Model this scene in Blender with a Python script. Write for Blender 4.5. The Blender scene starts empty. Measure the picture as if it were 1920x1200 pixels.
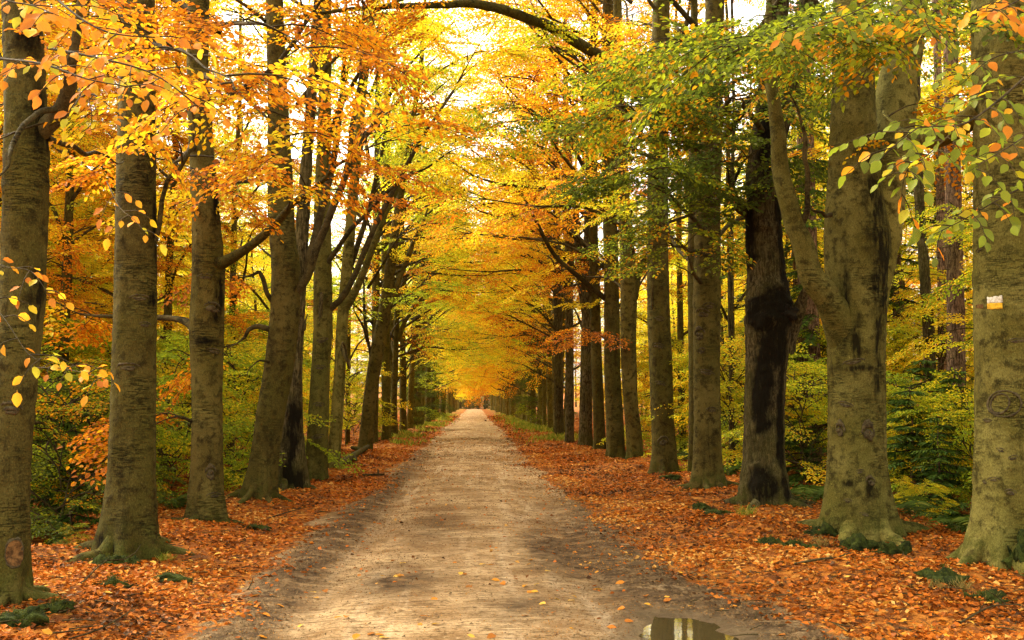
import bpy, math, random
import numpy as np
from mathutils import Vector

sc = bpy.context.scene
COL = sc.collection
rng = np.random.default_rng(11)
random.seed(11)

# ---------------------------------------------------------------- camera
F_PX = 1867.0
CAM_H = 1.6
TILT = math.atan(155 / F_PX)
YAW = math.atan(70 / F_PX)
cam_d = bpy.data.cameras.new('camera')
cam_d.sensor_width = 36.0
cam_d.lens = 36.0 * F_PX / 1920.0
cam_d.clip_start = 0.1
cam_d.clip_end = 3000
cam = bpy.data.objects.new('camera', cam_d)
COL.objects.link(cam)
cam.location = (0, 0, CAM_H)
cam.rotation_euler = (math.radians(90) + TILT, 0, -YAW)
sc.camera = cam
bpy.context.view_layer.update()
CM = np.array(cam.matrix_world)[:3, :3]

# ---------------------------------------------------------------- sky and sun (overcast)
SUN_EL, SUN_AZ = 48.0, -55.0          # azimuth from +Y towards +X
world = bpy.data.worlds.new('World')
sc.world = world
world.use_nodes = True
wn, wl = world.node_tree.nodes, world.node_tree.links
wn.clear()
sky = wn.new('ShaderNodeTexSky')
sky.sky_type = 'NISHITA'
sky.sun_disc = False
sky.sun_elevation = math.radians(SUN_EL)
sky.sun_rotation = math.radians(SUN_AZ)
sky.dust_density = 4.0
hs = wn.new('ShaderNodeHueSaturation')
hs.inputs['Saturation'].default_value = 0.18
hs.inputs['Value'].default_value = 1.25
mixw = wn.new('ShaderNodeMix')
mixw.data_type = 'RGBA'
mixw.blend_type = 'MULTIPLY'
mixw.inputs['Factor'].default_value = 1.0
mixw.inputs['B'].default_value = (1.0, 0.94, 0.80, 1)
bg = wn.new('ShaderNodeBackground')
bg.inputs['Strength'].default_value = 0.15
wo = wn.new('ShaderNodeOutputWorld')
wl.new(sky.outputs[0], hs.inputs['Color'])
wl.new(hs.outputs[0], mixw.inputs['A'])
wl.new(mixw.outputs['Result'], bg.inputs['Color'])
wl.new(bg.outputs[0], wo.inputs['Surface'])

sun_d = bpy.data.lights.new('sun', 'SUN')
sun_d.energy = 1.5
sun_d.angle = math.radians(24)
sun_d.color = (1.0, 0.92, 0.76)
sun = bpy.data.objects.new('sun', sun_d)
COL.objects.link(sun)
_e, _a = math.radians(SUN_EL), math.radians(SUN_AZ)
sun_dir = Vector((math.cos(_e) * math.sin(_a), math.cos(_e) * math.cos(_a), math.sin(_e)))
sun.rotation_euler = sun_dir.to_track_quat('Z', 'Y').to_euler()

sc.view_settings.view_transform = 'Standard'
sc.view_settings.look = 'None'
sc.view_settings.gamma = 1.0
sc.view_settings.use_curve_mapping = False
sc.view_settings.exposure = 2.2
sc.render.engine = 'CYCLES'
cy = sc.cycles
cy.max_bounces = 8
cy.diffuse_bounces = 5
cy.glossy_bounces = 2
cy.transmission_bounces = 6
cy.use_denoising = True
cy.caustics_reflective = False
cy.caustics_refractive = False
cy.sample_clamp_indirect = 6.0


# ---------------------------------------------------------------- helpers
def at(px, py, Y):
    """world point seen at photo pixel (px, py) in the plane y = Y"""
    d = CM @ np.array([(px - 960) / F_PX, (600 - py) / F_PX, -1.0])
    t = Y / d[1]
    return np.array([d[0] * t, Y, CAM_H + d[2] * t])


def _hash(ix, iy, iz, seed):
    h = (ix * 374761393 + iy * 668265263 + iz * 2147483647 + seed * 974634777) & 0xFFFFFFFF
    h = ((h ^ (h >> 13)) * 1274126177) & 0xFFFFFFFF
    h = ((h ^ (h >> 16)) * 2246822519) & 0xFFFFFFFF
    return ((h ^ (h >> 15)) & 0xFFFF) / 65535.0


def noise3(x, y, z, seed=0):
    x, y, z = np.broadcast_arrays(np.asarray(x, float), np.asarray(y, float), np.asarray(z, float))
    xi, yi, zi = np.floor(x).astype(np.int64), np.floor(y).astype(np.int64), np.floor(z).astype(np.int64)
    fx, fy, fz = x - xi, y - yi, z - zi
    fx, fy, fz = [t * t * (3 - 2 * t) for t in (fx, fy, fz)]
    r = 0
    for dx in (0, 1):
        for dy in (0, 1):
            for dz in (0, 1):
                w = (fx if dx else 1 - fx) * (fy if dy else 1 - fy) * (fz if dz else 1 - fz)
                r = r + w * _hash(xi + dx, yi + dy, zi + dz, seed)
    return r * 2 - 1


def fbm(x, y, z, seed=0, o=4):
    r, a, f = 0, 1.0, 1.0
    for i in range(o):
        r = r + a * noise3(x * f, y * f, z * f, seed + i * 17)
        a *= .5
        f *= 2.03
    return r


def smooth(a, b, x):
    t = np.clip((x - a) / (b - a), 0, 1)
    return t * t * (3 - 2 * t)


def unit(v):
    return v / (np.linalg.norm(v, axis=-1, keepdims=True) + 1e-9)


def make_mesh(name, V, F, sm=True, mats=(), attrs=None):
    """V (n,3); F list of index arrays (k,3) or (k,4)"""
    me = bpy.data.meshes.new(name)
    V = np.asarray(V, np.float32)
    F = [np.asarray(f, np.int32) for f in (F if isinstance(F, list) else [F]) if len(f)]
    me.vertices.add(len(V))
    me.vertices.foreach_set('co', V.ravel())
    idx = np.concatenate([f.ravel() for f in F])
    tot = np.concatenate([np.full(len(f), f.shape[1], np.int32) for f in F])
    start = np.concatenate([[0], np.cumsum(tot)[:-1]]).astype(np.int32)
    me.loops.add(len(idx))
    me.loops.foreach_set('vertex_index', idx)
    me.polygons.add(len(tot))
    me.polygons.foreach_set('loop_start', start)
    me.polygons.foreach_set('loop_total', tot)
    if sm:
        me.polygons.foreach_set('use_smooth', np.ones(len(tot), bool))
    for k, a in (attrs or {}).items():
        at_ = me.attributes.new(k, 'FLOAT', 'POINT')
        at_.data.foreach_set('value', np.asarray(a, np.float32))
    for m in (mats if isinstance(mats, (list, tuple)) else [mats]):
        me.materials.append(m)
    me.update(calc_edges=True)
    me.validate()
    return me


def add(name, data, parent=None, loc=None, rot=None, scale=None, mat=None, kind=None):
    o = bpy.data.objects.new(name, data)
    COL.objects.link(o)
    if parent is not None:
        o.parent = parent
    if loc is not None:
        o.location = [float(c) for c in loc]
    if rot is not None:
        o.rotation_euler = rot
    if scale is not None:
        o.scale = (scale,) * 3 if np.isscalar(scale) else scale
    if mat is not None:
        o.material_slots[0].link = 'OBJECT'
        o.material_slots[0].material = mat
    if kind:
        o['kind'] = kind
    return o


def tag(o, label, cat, group=None):
    o['label'] = label
    o['category'] = cat
    if group:
        o['group'] = group
    return o


class Geo:
    """collects quads / triangles"""
    def __init__(self):
        self.V, self.Q, self.T, self.A, self.n = [], [], [], [], 0

    def put(self, V, Q=None, T=None, a=None):
        self.V.append(V)
        if Q is not None and len(Q):
            self.Q.append(Q + self.n)
        if T is not None and len(T):
            self.T.append(T + self.n)
        if a is not None:
            self.A.append(a)
        self.n += len(V)

    def mesh(self, name, mat, sm=True, attr='tint'):
        F = []
        if self.Q:
            F.append(np.concatenate(self.Q))
        if self.T:
            F.append(np.concatenate(self.T))
        at_ = {attr: np.concatenate(self.A)} if self.A else None
        return make_mesh(name, np.concatenate(self.V), F, sm, mat, at_)


def resample(P, n):
    """smooth curve through control rows (any columns), n rows out"""
    P = np.asarray(P, float)
    k = len(P)
    if k == 2:
        t = np.linspace(0, 1, n)[:, None]
        return P[0] * (1 - t) + P[1] * t
    d = np.concatenate([[0], np.cumsum(np.linalg.norm(np.diff(P[:, :3], axis=0), axis=1))])
    u = np.linspace(0, d[-1], n)
    ext = np.vstack([2 * P[0] - P[1], P, 2 * P[-1] - P[-2]])
    i = np.clip(np.searchsorted(d, u, side='right') - 1, 0, k - 2)
    t = ((u - d[i]) / np.maximum(d[i + 1] - d[i], 1e-6))[:, None]
    p0, p1, p2, p3 = ext[i], ext[i + 1], ext[i + 2], ext[i + 3]
    return .5 * ((2 * p1) + (-p0 + p2) * t + (2 * p0 - 5 * p1 + 4 * p2 - p3) * t ** 2 + (-p0 + 3 * p1 - 3 * p2 + p3) * t ** 3)


def tube(P, R, sides=6, tip=True, lump=0.0, seed=0):
    P = np.asarray(P, float)
    R = np.asarray(R, float)
    k = len(P)
    T = unit(np.gradient(P, axis=0))
    ref = np.array([0, 0, 1.0]) if abs(T[:, 2]).mean() < .8 else np.array([0, 1.0, 0])
    U = unit(np.cross(T, ref))
    W = np.cross(T, U)
    a = np.linspace(0, 2 * math.pi, sides, endpoint=False)
    rr = R[:, None] * np.ones(sides)
    if lump:
        q = P[:, None, :] + (np.cos(a)[None, :, None] * U[:, None, :] + np.sin(a)[None, :, None] * W[:, None, :]) * .05
        rr = rr * (1 + lump * fbm(q[..., 0] * 6, q[..., 1] * 6, q[..., 2] * 6, seed, 3))
    V = P[:, None, :] + rr[..., None] * (np.cos(a)[None, :, None] * U[:, None, :] + np.sin(a)[None, :, None] * W[:, None, :])
    V = V.reshape(-1, 3)
    i = np.arange(k - 1)[:, None] * sides
    j = np.arange(sides)[None, :]
    jn = (j + 1) % sides
    Q = np.stack([i + j, i + jn, i + sides + jn, i + sides + j], -1).reshape(-1, 4)
    Tt = None
    if tip:
        V = np.vstack([V, P[-1] + T[-1] * R[-1]])
        b = (k - 1) * sides
        Tt = np.stack([b + j[0], b + jn[0], np.full(sides, k * sides)], -1)
    return V, Q, Tt


# ---------------------------------------------------------------- node materials
def new_mat(name):
    m = bpy.data.materials.new(name)
    m.use_nodes = True
    nt = m.node_tree
    nt.nodes.clear()
    return m, nt


class N:
    """terse node building"""
    def __init__(self, nt):
        self.nt = nt

    def node(self, typ, **kw):
        n = self.nt.nodes.new(typ)
        for k, v in kw.items():
            setattr(n, k, v)
        return n

    def link(self, a, b):
        self.nt.links.new(a, b)

    def setin(self, n, i, v):
        s = n.inputs[i]
        if hasattr(v, 'is_linked') or hasattr(v, 'links'):
            self.link(v, s)
        else:
            s.default_value = v

    def math(self, op, a, b=0.0, clamp=False):
        n = self.node('ShaderNodeMath', operation=op, use_clamp=clamp)
        self.setin(n, 0, a)
        self.setin(n, 1, b)
        return n.outputs[0]

    def mix(self, f, a, b, bt='MIX'):
        n = self.node('ShaderNodeMix', data_type='RGBA', blend_type=bt)
        self.setin(n, 'Factor', f)
        self.setin(n, 'A', a if not isinstance(a, tuple) else (*a, 1))
        self.setin(n, 'B', b if not isinstance(b, tuple) else (*b, 1))
        return n.outputs['Result']

    def noise(self, vec, scale, detail=4, rough=.55, dist=0.0):
        n = self.node('ShaderNodeTexNoise')
        self.link(vec, n.inputs['Vector'])
        n.inputs['Scale'].default_value = scale
        n.inputs['Detail'].default_value = detail
        n.inputs['Roughness'].default_value = rough
        n.inputs['Distortion'].default_value = dist
        return n.outputs['Fac']

    def vscale(self, vec, s, off=(0, 0, 0)):
        n = self.node('ShaderNodeMapping')
        self.link(vec, n.inputs['Vector'])
        n.inputs['Scale'].default_value = s
        n.inputs['Location'].default_value = off
        return n.outputs[0]

    def ramp(self, f, stops, interp='LINEAR'):
        n = self.node('ShaderNodeValToRGB')
        n.color_ramp.interpolation = interp
        els = n.color_ramp.elements
        while len(els) < len(stops):
            els.new(0.5)
        for e, (p, c) in zip(els, stops):
            e.position = p
            e.color = (*c, 1) if isinstance(c, tuple) else (c, c, c, 1)
        self.link(f, n.inputs[0])
        return n.outputs[0]

    def step(self, f, a, b):
        n = self.node('ShaderNodeMapRange', interpolation_type='SMOOTHSTEP')
        self.link(f, n.inputs['Value'])
        n.inputs['From Min'].default_value = a
        n.inputs['From Max'].default_value = b
        return n.outputs[0]

    def attr(self, name):
        n = self.node('ShaderNodeAttribute')
        n.attribute_name = name
        return n.outputs['Fac']

    def bump(self, h, strength=.5, dist=.02, normal=None):
        n = self.node('ShaderNodeBump')
        n.inputs['Strength'].default_value = strength
        n.inputs['Distance'].default_value = dist
        self.link(h, n.inputs['Height'])
        if normal is not None:
            self.link(normal, n.inputs['Normal'])
        return n.outputs[0]

    def out(self, sh):
        o = self.node('ShaderNodeOutputMaterial')
        self.link(sh, o.inputs['Surface'])


RUST, ORANGE, AMBER = (.36, .10, .006), (.64, .20, .006), (.72, .31, .008)
GOLD, YELLOW, LIME = (.76, .46, .010), (.78, .60, .016), (.46, .52, .016)
GREEN, DKGREEN = (.14, .185, .012), (.065, .10, .010)


def leaf_mat(name, cols, trans=.58, vein=False):
    m, nt = new_mat(name)
    n = N(nt)
    t = n.attr('tint')
    k = len(cols)
    if vein:
        oi = n.node('ShaderNodeObjectInfo')
        t = oi.outputs['Random']
    c = n.ramp(t, [((i + .5) / k, cols[i]) for i in range(k)])
    if vein:
        tc = n.node('ShaderNodeTexCoord').outputs['Object']
        blot = n.noise(tc, 22, 3, .6)
        oi2 = n.math('MULTIPLY', n.step(blot, .5, .75), .6)
        c = n.mix(oi2, c, tuple(x * .75 + y * .25 for x, y in zip(cols[0], (.3, .12, .02))))
        sep = n.node('ShaderNodeSeparateXYZ')
        n.link(tc, sep.inputs[0])
        ay = n.math('ABSOLUTE', sep.outputs[1])
        ph = n.math('SUBTRACT', sep.outputs[0], ay)
        w = n.math('ABSOLUTE', n.math('SINE', n.math('MULTIPLY', ph, 34.0)))
        veinf = n.math('MULTIPLY', n.math('SUBTRACT', 1.0, n.step(w, 0.0, .45)), .6)
        c = n.mix(veinf, c, tuple(min(1, x * 1.2 + .05) for x in cols[-1]))
    dif = n.node('ShaderNodeBsdfDiffuse')
    tr = n.node('ShaderNodeBsdfTranslucent')
    n.link(c, dif.inputs['Color'])
    g = n.node('ShaderNodeGamma')
    g.inputs['Gamma'].default_value = .92
    n.link(c, g.inputs[0])
    n.link(g.outputs[0], tr.inputs['Color'])
    mx = n.node('ShaderNodeMixShader')
    mx.inputs[0].default_value = trans
    n.link(dif.outputs[0], mx.inputs[1])
    n.link(tr.outputs[0], mx.inputs[2])
    gl = n.node('ShaderNodeBsdfGlossy')
    gl.inputs['Roughness'].default_value = .42
    gl.inputs['Color'].default_value = (1, .9, .7, 1)
    mg = n.node('ShaderNodeMixShader')
    mg.inputs[0].default_value = .014
    n.link(mx.outputs[0], mg.inputs[1])
    n.link(gl.outputs[0], mg.inputs[2])
    n.out(mg.outputs[0])
    return m


L_ORANGE = leaf_mat('orange_leaves', [RUST, ORANGE, ORANGE, AMBER, GOLD, YELLOW])
L_GOLD = leaf_mat('gold_leaves', [AMBER, GOLD, YELLOW, YELLOW, YELLOW, LIME])
L_LIME = leaf_mat('lime_leaves', [GOLD, YELLOW, LIME, LIME, YELLOW, (.28, .36, .014)])
L_GREEN = leaf_mat('green_leaves', [DKGREEN, GREEN, DKGREEN, GREEN, LIME, GREEN, AMBER])
L_DARK = leaf_mat('dark_green_leaves', [DKGREEN, DKGREEN, GREEN, GREEN, LIME])
L_AMBER = leaf_mat('amber_leaves', [ORANGE, AMBER, GOLD, AMBER, YELLOW, YELLOW])
L_RUST = leaf_mat('rust_leaves', [(.16, .06, .01), RUST, ORANGE, RUST])
L_MOSS = leaf_mat('moss_tips', [(.025, .035, .004), (.055, .065, .007), (.10, .10, .012)], .2)
L_SCRUB = leaf_mat('scrub_leaves', [(.18, .27, .014), (.27, .37, .014), LIME, (.30, .40, .014), (.20, .29, .014), YELLOW])
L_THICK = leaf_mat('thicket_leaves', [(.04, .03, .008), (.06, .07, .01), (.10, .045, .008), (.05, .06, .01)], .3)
L_FRESH = leaf_mat('fresh_green_leaves', [(.24, .33, .014), (.34, .44, .014), LIME, (.30, .40, .014), YELLOW])
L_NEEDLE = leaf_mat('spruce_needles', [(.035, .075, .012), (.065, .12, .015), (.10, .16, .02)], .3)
L_FERN = leaf_mat('fern_green', [(.05, .085, .01), (.09, .14, .014), (.20, .20, .025)], .4)
L_GRASS = leaf_mat('grass_green', [(.12, .18, .015), (.24, .30, .02), (.4, .36, .05)], .4)
L_DRY = leaf_mat('dry_grass', [(.26, .17, .045), (.40, .29, .08), (.24, .20, .04)], .3)
LITTER = leaf_mat('fallen_leaf_brown', [(.05, .02, .007), (.14, .042, .008), (.30, .078, .010), (.44, .115, .010), (.40, .10, .010), (.52, .19, .018), (.58, .30, .07)], .15)
CRUMB = leaf_mat('leaf_crumbs', [(.05, .024, .008), (.11, .045, .012), (.2, .08, .015), (.42, .17, .02)], .05)
V_ORANGE = leaf_mat('near_orange_leaf', [(.48, .12, .008), (.60, .16, .008), ORANGE, ORANGE, AMBER, AMBER, GOLD, (.42, .40, .016)], .55, True)
V_GREEN = leaf_mat('near_green_leaf', [(.06, .14, .008), (.10, .20, .008), (.08, .17, .008), (.14, .26, .010), (.20, .32, .012), (.12, .23, .008), (.34, .42, .014), GOLD, ORANGE], .5, True)
V_FALLEN = leaf_mat('near_fallen_leaf', [(.22, .06, .01), (.42, .11, .01), (.50, .16, .012), (.58, .26, .02), (.62, .38, .06)], .2, True)


def bark_mat(name, dark, mid, pale, oak=False, moss=True, bscale=1.0):
    m, nt = new_mat(name)
    n = N(nt)
    geo = n.node('ShaderNodeNewGeometry')
    oi = n.node('ShaderNodeObjectInfo')
    tc = n.node('ShaderNodeTexCoord').outputs['Object']
    va = n.node('ShaderNodeVectorMath', operation='ADD')
    vs = n.node('ShaderNodeVectorMath', operation='SCALE')
    n.link(oi.outputs['Location'], vs.inputs[0])
    vs.inputs['Scale'].default_value = 1.7
    n.link(tc, va.inputs[0])
    n.link(vs.outputs[0], va.inputs[1])
    p = va.outputs[0]
    big = n.noise(p, 1.6, 5, .6)
    med = n.noise(p, 9, 5, .62)
    fine = n.noise(n.vscale(p, (60, 60, 34)), 1.0, 4, .7)
    c = n.mix(n.step(big, .33, .66), mid, pale)
    c = n.mix(n.step(n.noise(n.vscale(p, (1, 1, .45), (7, 3, 1)), 1.3, 4, .6), .45, .7), c, tuple(x * k for x, k in zip(pale, (.62, .66, .45))))
    hv = n.node('ShaderNodeHueSaturation')
    n.link(n.math('ADD', .75, n.math('MULTIPLY', oi.outputs['Random'], .55)), hv.inputs['Value'])
    n.link(c, hv.inputs['Color'])
    c = hv.outputs[0]
    c = n.mix(n.math('MULTIPLY', n.step(med, .47, .66), .85), c, dark)
    if oak:
        rid = n.noise(n.vscale(p, (34, 34, 5)), 1.0, 4, .6, .6)
        ridm = n.step(rid, .38, .6)
        c = n.mix(n.math('MULTIPLY', n.math('SUBTRACT', 1.0, ridm), .85), c, tuple(x * .25 for x in dark))
        h = n.math('ADD', rid, n.math('MULTIPLY', fine, .25))
        bst, bd = .9, .05
    else:
        wr = n.noise(n.vscale(p, (4.5, 4.5, 34)), 1.0, 5, .62, .5)
        line = n.math('SUBTRACT', 1.0, n.step(n.math('ABSOLUTE', n.math('SUBTRACT', wr, .5)), 0.0, .030))
        patch = n.math('ADD', .06, n.math('MULTIPLY', n.step(n.noise(p, 2.2, 3), .50, .64), .94))
        line = n.math('MULTIPLY', line, patch)
        c = n.mix(n.math('MULTIPLY', line, .9), c, tuple(x * .3 for x in dark))
        stre = n.step(n.noise(n.vscale(p, (9, 9, .7)), 1.0, 4, .6), .56, .75)
        c = n.mix(n.math('MULTIPLY', stre, .6), c, tuple(x * .55 for x in dark))
        spots = n.step(n.noise(p, 38, 3, .7), .60, .75)
        c = n.mix(n.math('MULTIPLY', spots, .55), c, tuple(min(1, x * 1.7) for x in pale))
        h = n.math('SUBTRACT', n.math('ADD', n.math('MULTIPLY', med, .6), n.math('MULTIPLY', fine, .35)), n.math('MULTIPLY', line, .5))
        bst, bd = .9, .045
    if moss:
        sep = n.node('ShaderNodeSeparateXYZ')
        n.link(tc, sep.inputs[0])
        low = n.math('SUBTRACT', 1.0, n.step(sep.outputs[2], .02, .5))
        mo = n.math('MULTIPLY', low, n.step(n.noise(p, 5, 4, .6), .44, .58), True)
        c = n.mix(n.math('MULTIPLY', mo, .75), c, (.055, .06, .008))
        alg = n.step(n.noise(p, 1.1, 4, .6), .42, .68)
        c = n.mix(n.math('MULTIPLY', alg, .30), c, (.115, .105, .018))
    fi = n.noise(n.vscale(p, (90, 90, 55)), 1.0, 3, .8)
    c = n.mix(n.math('MULTIPLY', n.step(fi, .52, .66), .6), c, tuple(x * .5 for x in dark))
    c = n.mix(n.math('MULTIPLY', n.step(fi, .45, .32), .4), c, tuple(min(1, x * 1.5) for x in pale))
    st = n.math('MULTIPLY', n.attr('stain'), n.math('ADD', .75 if oak else .22, n.step(n.noise(n.vscale(p, (16, 16, 4)), 1.0, 5, .65), .32, .6)), True)
    c = n.mix(n.math('MULTIPLY', st, .95), c, tuple(x * .28 for x in dark))
    nm = n.bump(h, bst * bscale, bd)
    pb = n.node('ShaderNodeBsdfPrincipled')
    n.link(c, pb.inputs['Base Color'])
    pb.inputs['Roughness'].default_value = .85
    pb.inputs['Specular IOR Level'].default_value = .08
    n.link(nm, pb.inputs['Normal'])
    n.out(pb.outputs[0])
    return m


BEECH = bark_mat('beech_bark', (.020, .014, .003), (.066, .050, .010), (.120, .096, .024))
BEECH_B = bark_mat('pale_beech_bark', (.028, .022, .004), (.098, .082, .014), (.185, .160, .040))
OAK = bark_mat('ridged_bark', (.022, .016, .006), (.075, .057, .022), (.14, .11, .05), oak=True)
PINE = bark_mat('pine_bark', (.08, .045, .025), (.22, .13, .075), (.32, .21, .13), oak=True, moss=False)
TWIG = bark_mat('twig_bark', (.018, .012, .004), (.042, .030, .011), (.07, .05, .02), moss=False, bscale=.3)
LIMB = bark_mat('limb_bark', (.022, .016, .006), (.055, .040, .013), (.10, .078, .03), moss=False)


def simple_noise_mat(name, a, b, scale, rough=.9, bump=.5, bdist=.02, scale2=None):
    m, nt = new_mat(name)
    n = N(nt)
    tc = n.node('ShaderNodeTexCoord').outputs['Object']
    f = n.noise(tc, scale, 5, .65)
    c = n.mix(n.step(f, .35, .65), a, b)
    pb = n.node('ShaderNodeBsdfPrincipled')
    n.link(c, pb.inputs['Base Color'])
    pb.inputs['Roughness'].default_value = rough
    pb.inputs['Specular IOR Level'].default_value = .15
    n.link(n.bump(n.noise(tc, scale2 or scale * 4, 4, .7), bump, bdist), pb.inputs['Normal'])
    n.out(pb.outputs[0])
    return m


MOSS = simple_noise_mat('moss', (.018, .026, .005), (.06, .075, .01), 14, 1.0, 1.0, .03, 90)
BLACKMOSS = simple_noise_mat('dark_burl', (.012, .010, .006), (.035, .026, .014), 12, .95, 1.0, .04, 50)
SCAR = simple_noise_mat('bark_scar', (.035, .026, .012), (.10, .078, .034), 25, .9, .8, .01)
HEART = simple_noise_mat('bare_wood', (.05, .024, .007), (.20, .10, .03), 22, .85, .8, .01)
WHITE = simple_noise_mat('white_paint', (.48, .43, .30), (.78, .75, .66), 40, .8, .5, .01)
YPAINT = simple_noise_mat('yellow_paint', (.50, .28, .02), (.72, .43, .025), 40, .8, .5, .01)
MUD = simple_noise_mat('mud_clod', (.07, .04, .014), (.18, .11, .045), 30, .8, .8, .01)

# ---------------------------------------------------------------- ground
PUD = (1.47, 6.62, .40, 1.0)


def pud_d(x, y):
    w = .16 * noise3(x * 3.1, y * 3.1, 0, 5) + .10 * noise3(x * 8, y * 8, 3, 9)
    return np.sqrt(((x - PUD[0]) / PUD[2]) ** 2 + ((y - PUD[1]) / PUD[3]) ** 2) + w


def gz(x, y, fine=True):
    x, y = np.asarray(x, float), np.asarray(y, float)
    ax = np.abs(x)
    z = .035 * (1 - np.clip(ax / 2.1, 0, 1) ** 2)
    z = z - .045 * np.exp(-((x + 1.25) / .26) ** 2) - .045 * np.exp(-((x - 1.05) / .28) ** 2) + .02 * np.exp(-((x + 1.72) / .15) ** 2)
    z = z + .09 * smooth(2.0, 3.2, ax) * (1 + .5 * noise3(x * .8, y * .5, 0, 2))
    L = -x
    zl = -.62 * smooth(4.3, 6.2, L) + .95 * smooth(6.4, 10.5, L) + 1.3 * smooth(11, 30, L) + 9 * smooth(32, 120, L)
    zr = -.55 * smooth(5.4, 7.2, x) + .95 * smooth(7.4, 12, x) + 1.1 * smooth(13, 30, x) + 9 * smooth(32, 120, x)
    z = z + np.where(x < 0, zl, zr)
    z = z + 7 * smooth(300, 480, y)
    z = z + .12 * noise3(x * .9, y * .9, 0, 4) * smooth(2.4, 3.4, ax) + .25 * noise3(x * .23, y * .23, 0, 6) * smooth(6, 12, ax)
    if fine:
        near = smooth(60, 20, y)
        verge = smooth(1.9, 2.5, ax)
        z = z + near * (.006 + .008 * verge) * fbm(x * 7, y * 7, 0, 21, 3)
        mud = np.exp(-((x - 1.9) / .55) ** 2) * smooth(15, 9, y)
        z = z + mud * .022 * fbm(x * 9, y * 11, 0, 31, 3)
        d = pud_d(x, y)
        fl = smooth(1.9, 1.15, d)
        z = z * (1 - fl) + fl * .012
        z = z - .05 * smooth(1.12, .55, d)
    return z


def axis_x():
    a = np.arange(-5.2, 6.4, .065)
    r = [6.4 + .2 * i for i in range(1, 40)]
    w = r[-1]
    while w < 700:
        w += max(.4, (w - 10) * .12)
        r.append(w)
    l = [-5.2 - .2 * i for i in range(1, 45)]
    w = l[-1]
    while w > -700:
        w -= max(.4, (-w - 10) * .12)
        l.append(w)
    return np.array(sorted(l) + list(a) + r)


def axis_y():
    v = [-60, -40, -25, -15, -9, -5, -2, 0, 1.5, 3, 4, 4.6]
    w = 5.0
    while w < 1200:
        v.append(w)
        w *= 1.0065 if w < 30 else (1.02 if w < 80 else 1.05)
    return np.array(v)


xs, ys = axis_x(), axis_y()
GX, GY = np.meshgrid(xs, ys)
GZ = gz(GX, GY)
V = np.stack([GX, GY, GZ], -1).reshape(-1, 3)
nx, ny = len(xs), len(ys)
i = (np.arange(ny - 1) * nx)[:, None] + np.arange(nx - 1)[None, :]
Q = np.stack([i, i + 1, i + nx + 1, i + nx], -1).reshape(-1, 4)
x, y = V[:, 0], V[:, 1]
edge = .28 * noise3(x * .9, y * .35, 0, 41) + .16 * noise3(x * 3, y * 2, 0, 43)
lr = -1.85 + edge
rr_ = 1.5 + edge + .35 * smooth(18, 11, y) + .6 * smooth(10.5, 7.5, y)
road_w = smooth(-.22, .22, x - lr) * smooth(-.25, .25, rr_ - x) * smooth(262, 255, y)
mud_w = 1.2 * np.exp(-((x - 1.85) / .8) ** 2) * smooth(22, 10, y) + 1.0 * np.exp(-((x + 1.65) / .33) ** 2) * smooth(45, 12, y) \
    + .8 * np.exp(-(((x - .85) / .45) ** 2 + ((y - 11) / 1.6) ** 2)) + .8 * np.exp(-(((x + .68) / .38) ** 2 + ((y - 9.0) / .8) ** 2)) \
    + .6 * np.exp(-(((x - .3) / .3) ** 2 + ((y - 7.8) / .5) ** 2)) + .5 * np.exp(-(((x + .5) / .4) ** 2 + ((y - 13) / 2.2) ** 2))
wet_w = smooth(1.7, 1.0, pud_d(x, y))
green_w = (np.exp(-((x + 3.0) / .7) ** 2) + np.exp(-((x - 3.5) / .8) ** 2)) * smooth(38, 70, y) * .6

m, nt = new_mat('forest_ground')
n = N(nt)
P = n.node('ShaderNodeNewGeometry').outputs['Position']
nb = n.noise(P, 1.3, 5, .6)
nm_ = n.noise(P, 6.5, 5, .65)
nf = n.noise(P, 40, 4, .7)
ripple = n.noise(n.vscale(P, (3, 26, 1)), 1.0, 4, .65)
long_ = n.noise(n.vscale(P, (5, .35, 1)), 1.0, 4, .6)
road = n.mix(n.step(nb, .36, .64), (.27, .155, .064), (.51, .345, .175))
road = n.mix(n.math('MULTIPLY', n.math('MULTIPLY', n.step(long_, .45, .68), n.step(n.noise(n.vscale(P, (1.1, .22, 1), (3, 0, 0)), 1.0, 3), .40, .62)), .8), road, (.66, .49, .295))
road = n.mix(n.math('MULTIPLY', n.step(nm_, .50, .70), .75), road, (.14, .078, .028))
road = n.mix(n.math('MULTIPLY', n.step(ripple, .50, .62), .75), road, (.13, .074, .028))
grit = n.noise(n.vscale(P, (20, 34, 20)), 1.0, 3, .75)
road = n.mix(n.math('MULTIPLY', n.step(grit, .55, .64), n.math('ADD', .35, n.math('MULTIPLY', n.step(nm_, .4, .6), .6)), True), road, (.075, .042, .016))
road = n.mix(n.math('MULTIPLY', n.step(grit, .42, .34), .5), road, (.58, .43, .24))
road = n.mix(n.math('MULTIPLY', n.step(nf, .56, .70), .8), road, (.085, .048, .018))
mudc = n.mix(n.step(nm_, .35, .65), (.045, .026, .011), (.135, .082, .038))
mudc = n.mix(n.math('MULTIPLY', n.step(nf, .55, .7), .6), mudc, (.05, .033, .018))
mudf = n.math('MULTIPLY', n.attr('mud'), n.math('ADD', .45, n.step(n.noise(P, 3.5, 5, .65), .32, .62)), True)
road = n.mix(mudf, road, mudc)
wet = n.attr('wet')
road = n.mix(n.math('MULTIPLY', wet, .7), road, (.11, .075, .038))
vor = n.node('ShaderNodeTexVoronoi')
n.link(P, vor.inputs['Vector'])
vor.inputs['Scale'].default_value = 15
lit = n.ramp(n.math('FRACT', n.math('MULTIPLY', vor.outputs['Color'], 1.0)), [(0, (.05, .02, .007)), (.3, (.16, .05, .01)), (.55, (.30, .09, .012)), (.8, (.42, .15, .02)), (1, (.5, .24, .05))])
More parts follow.
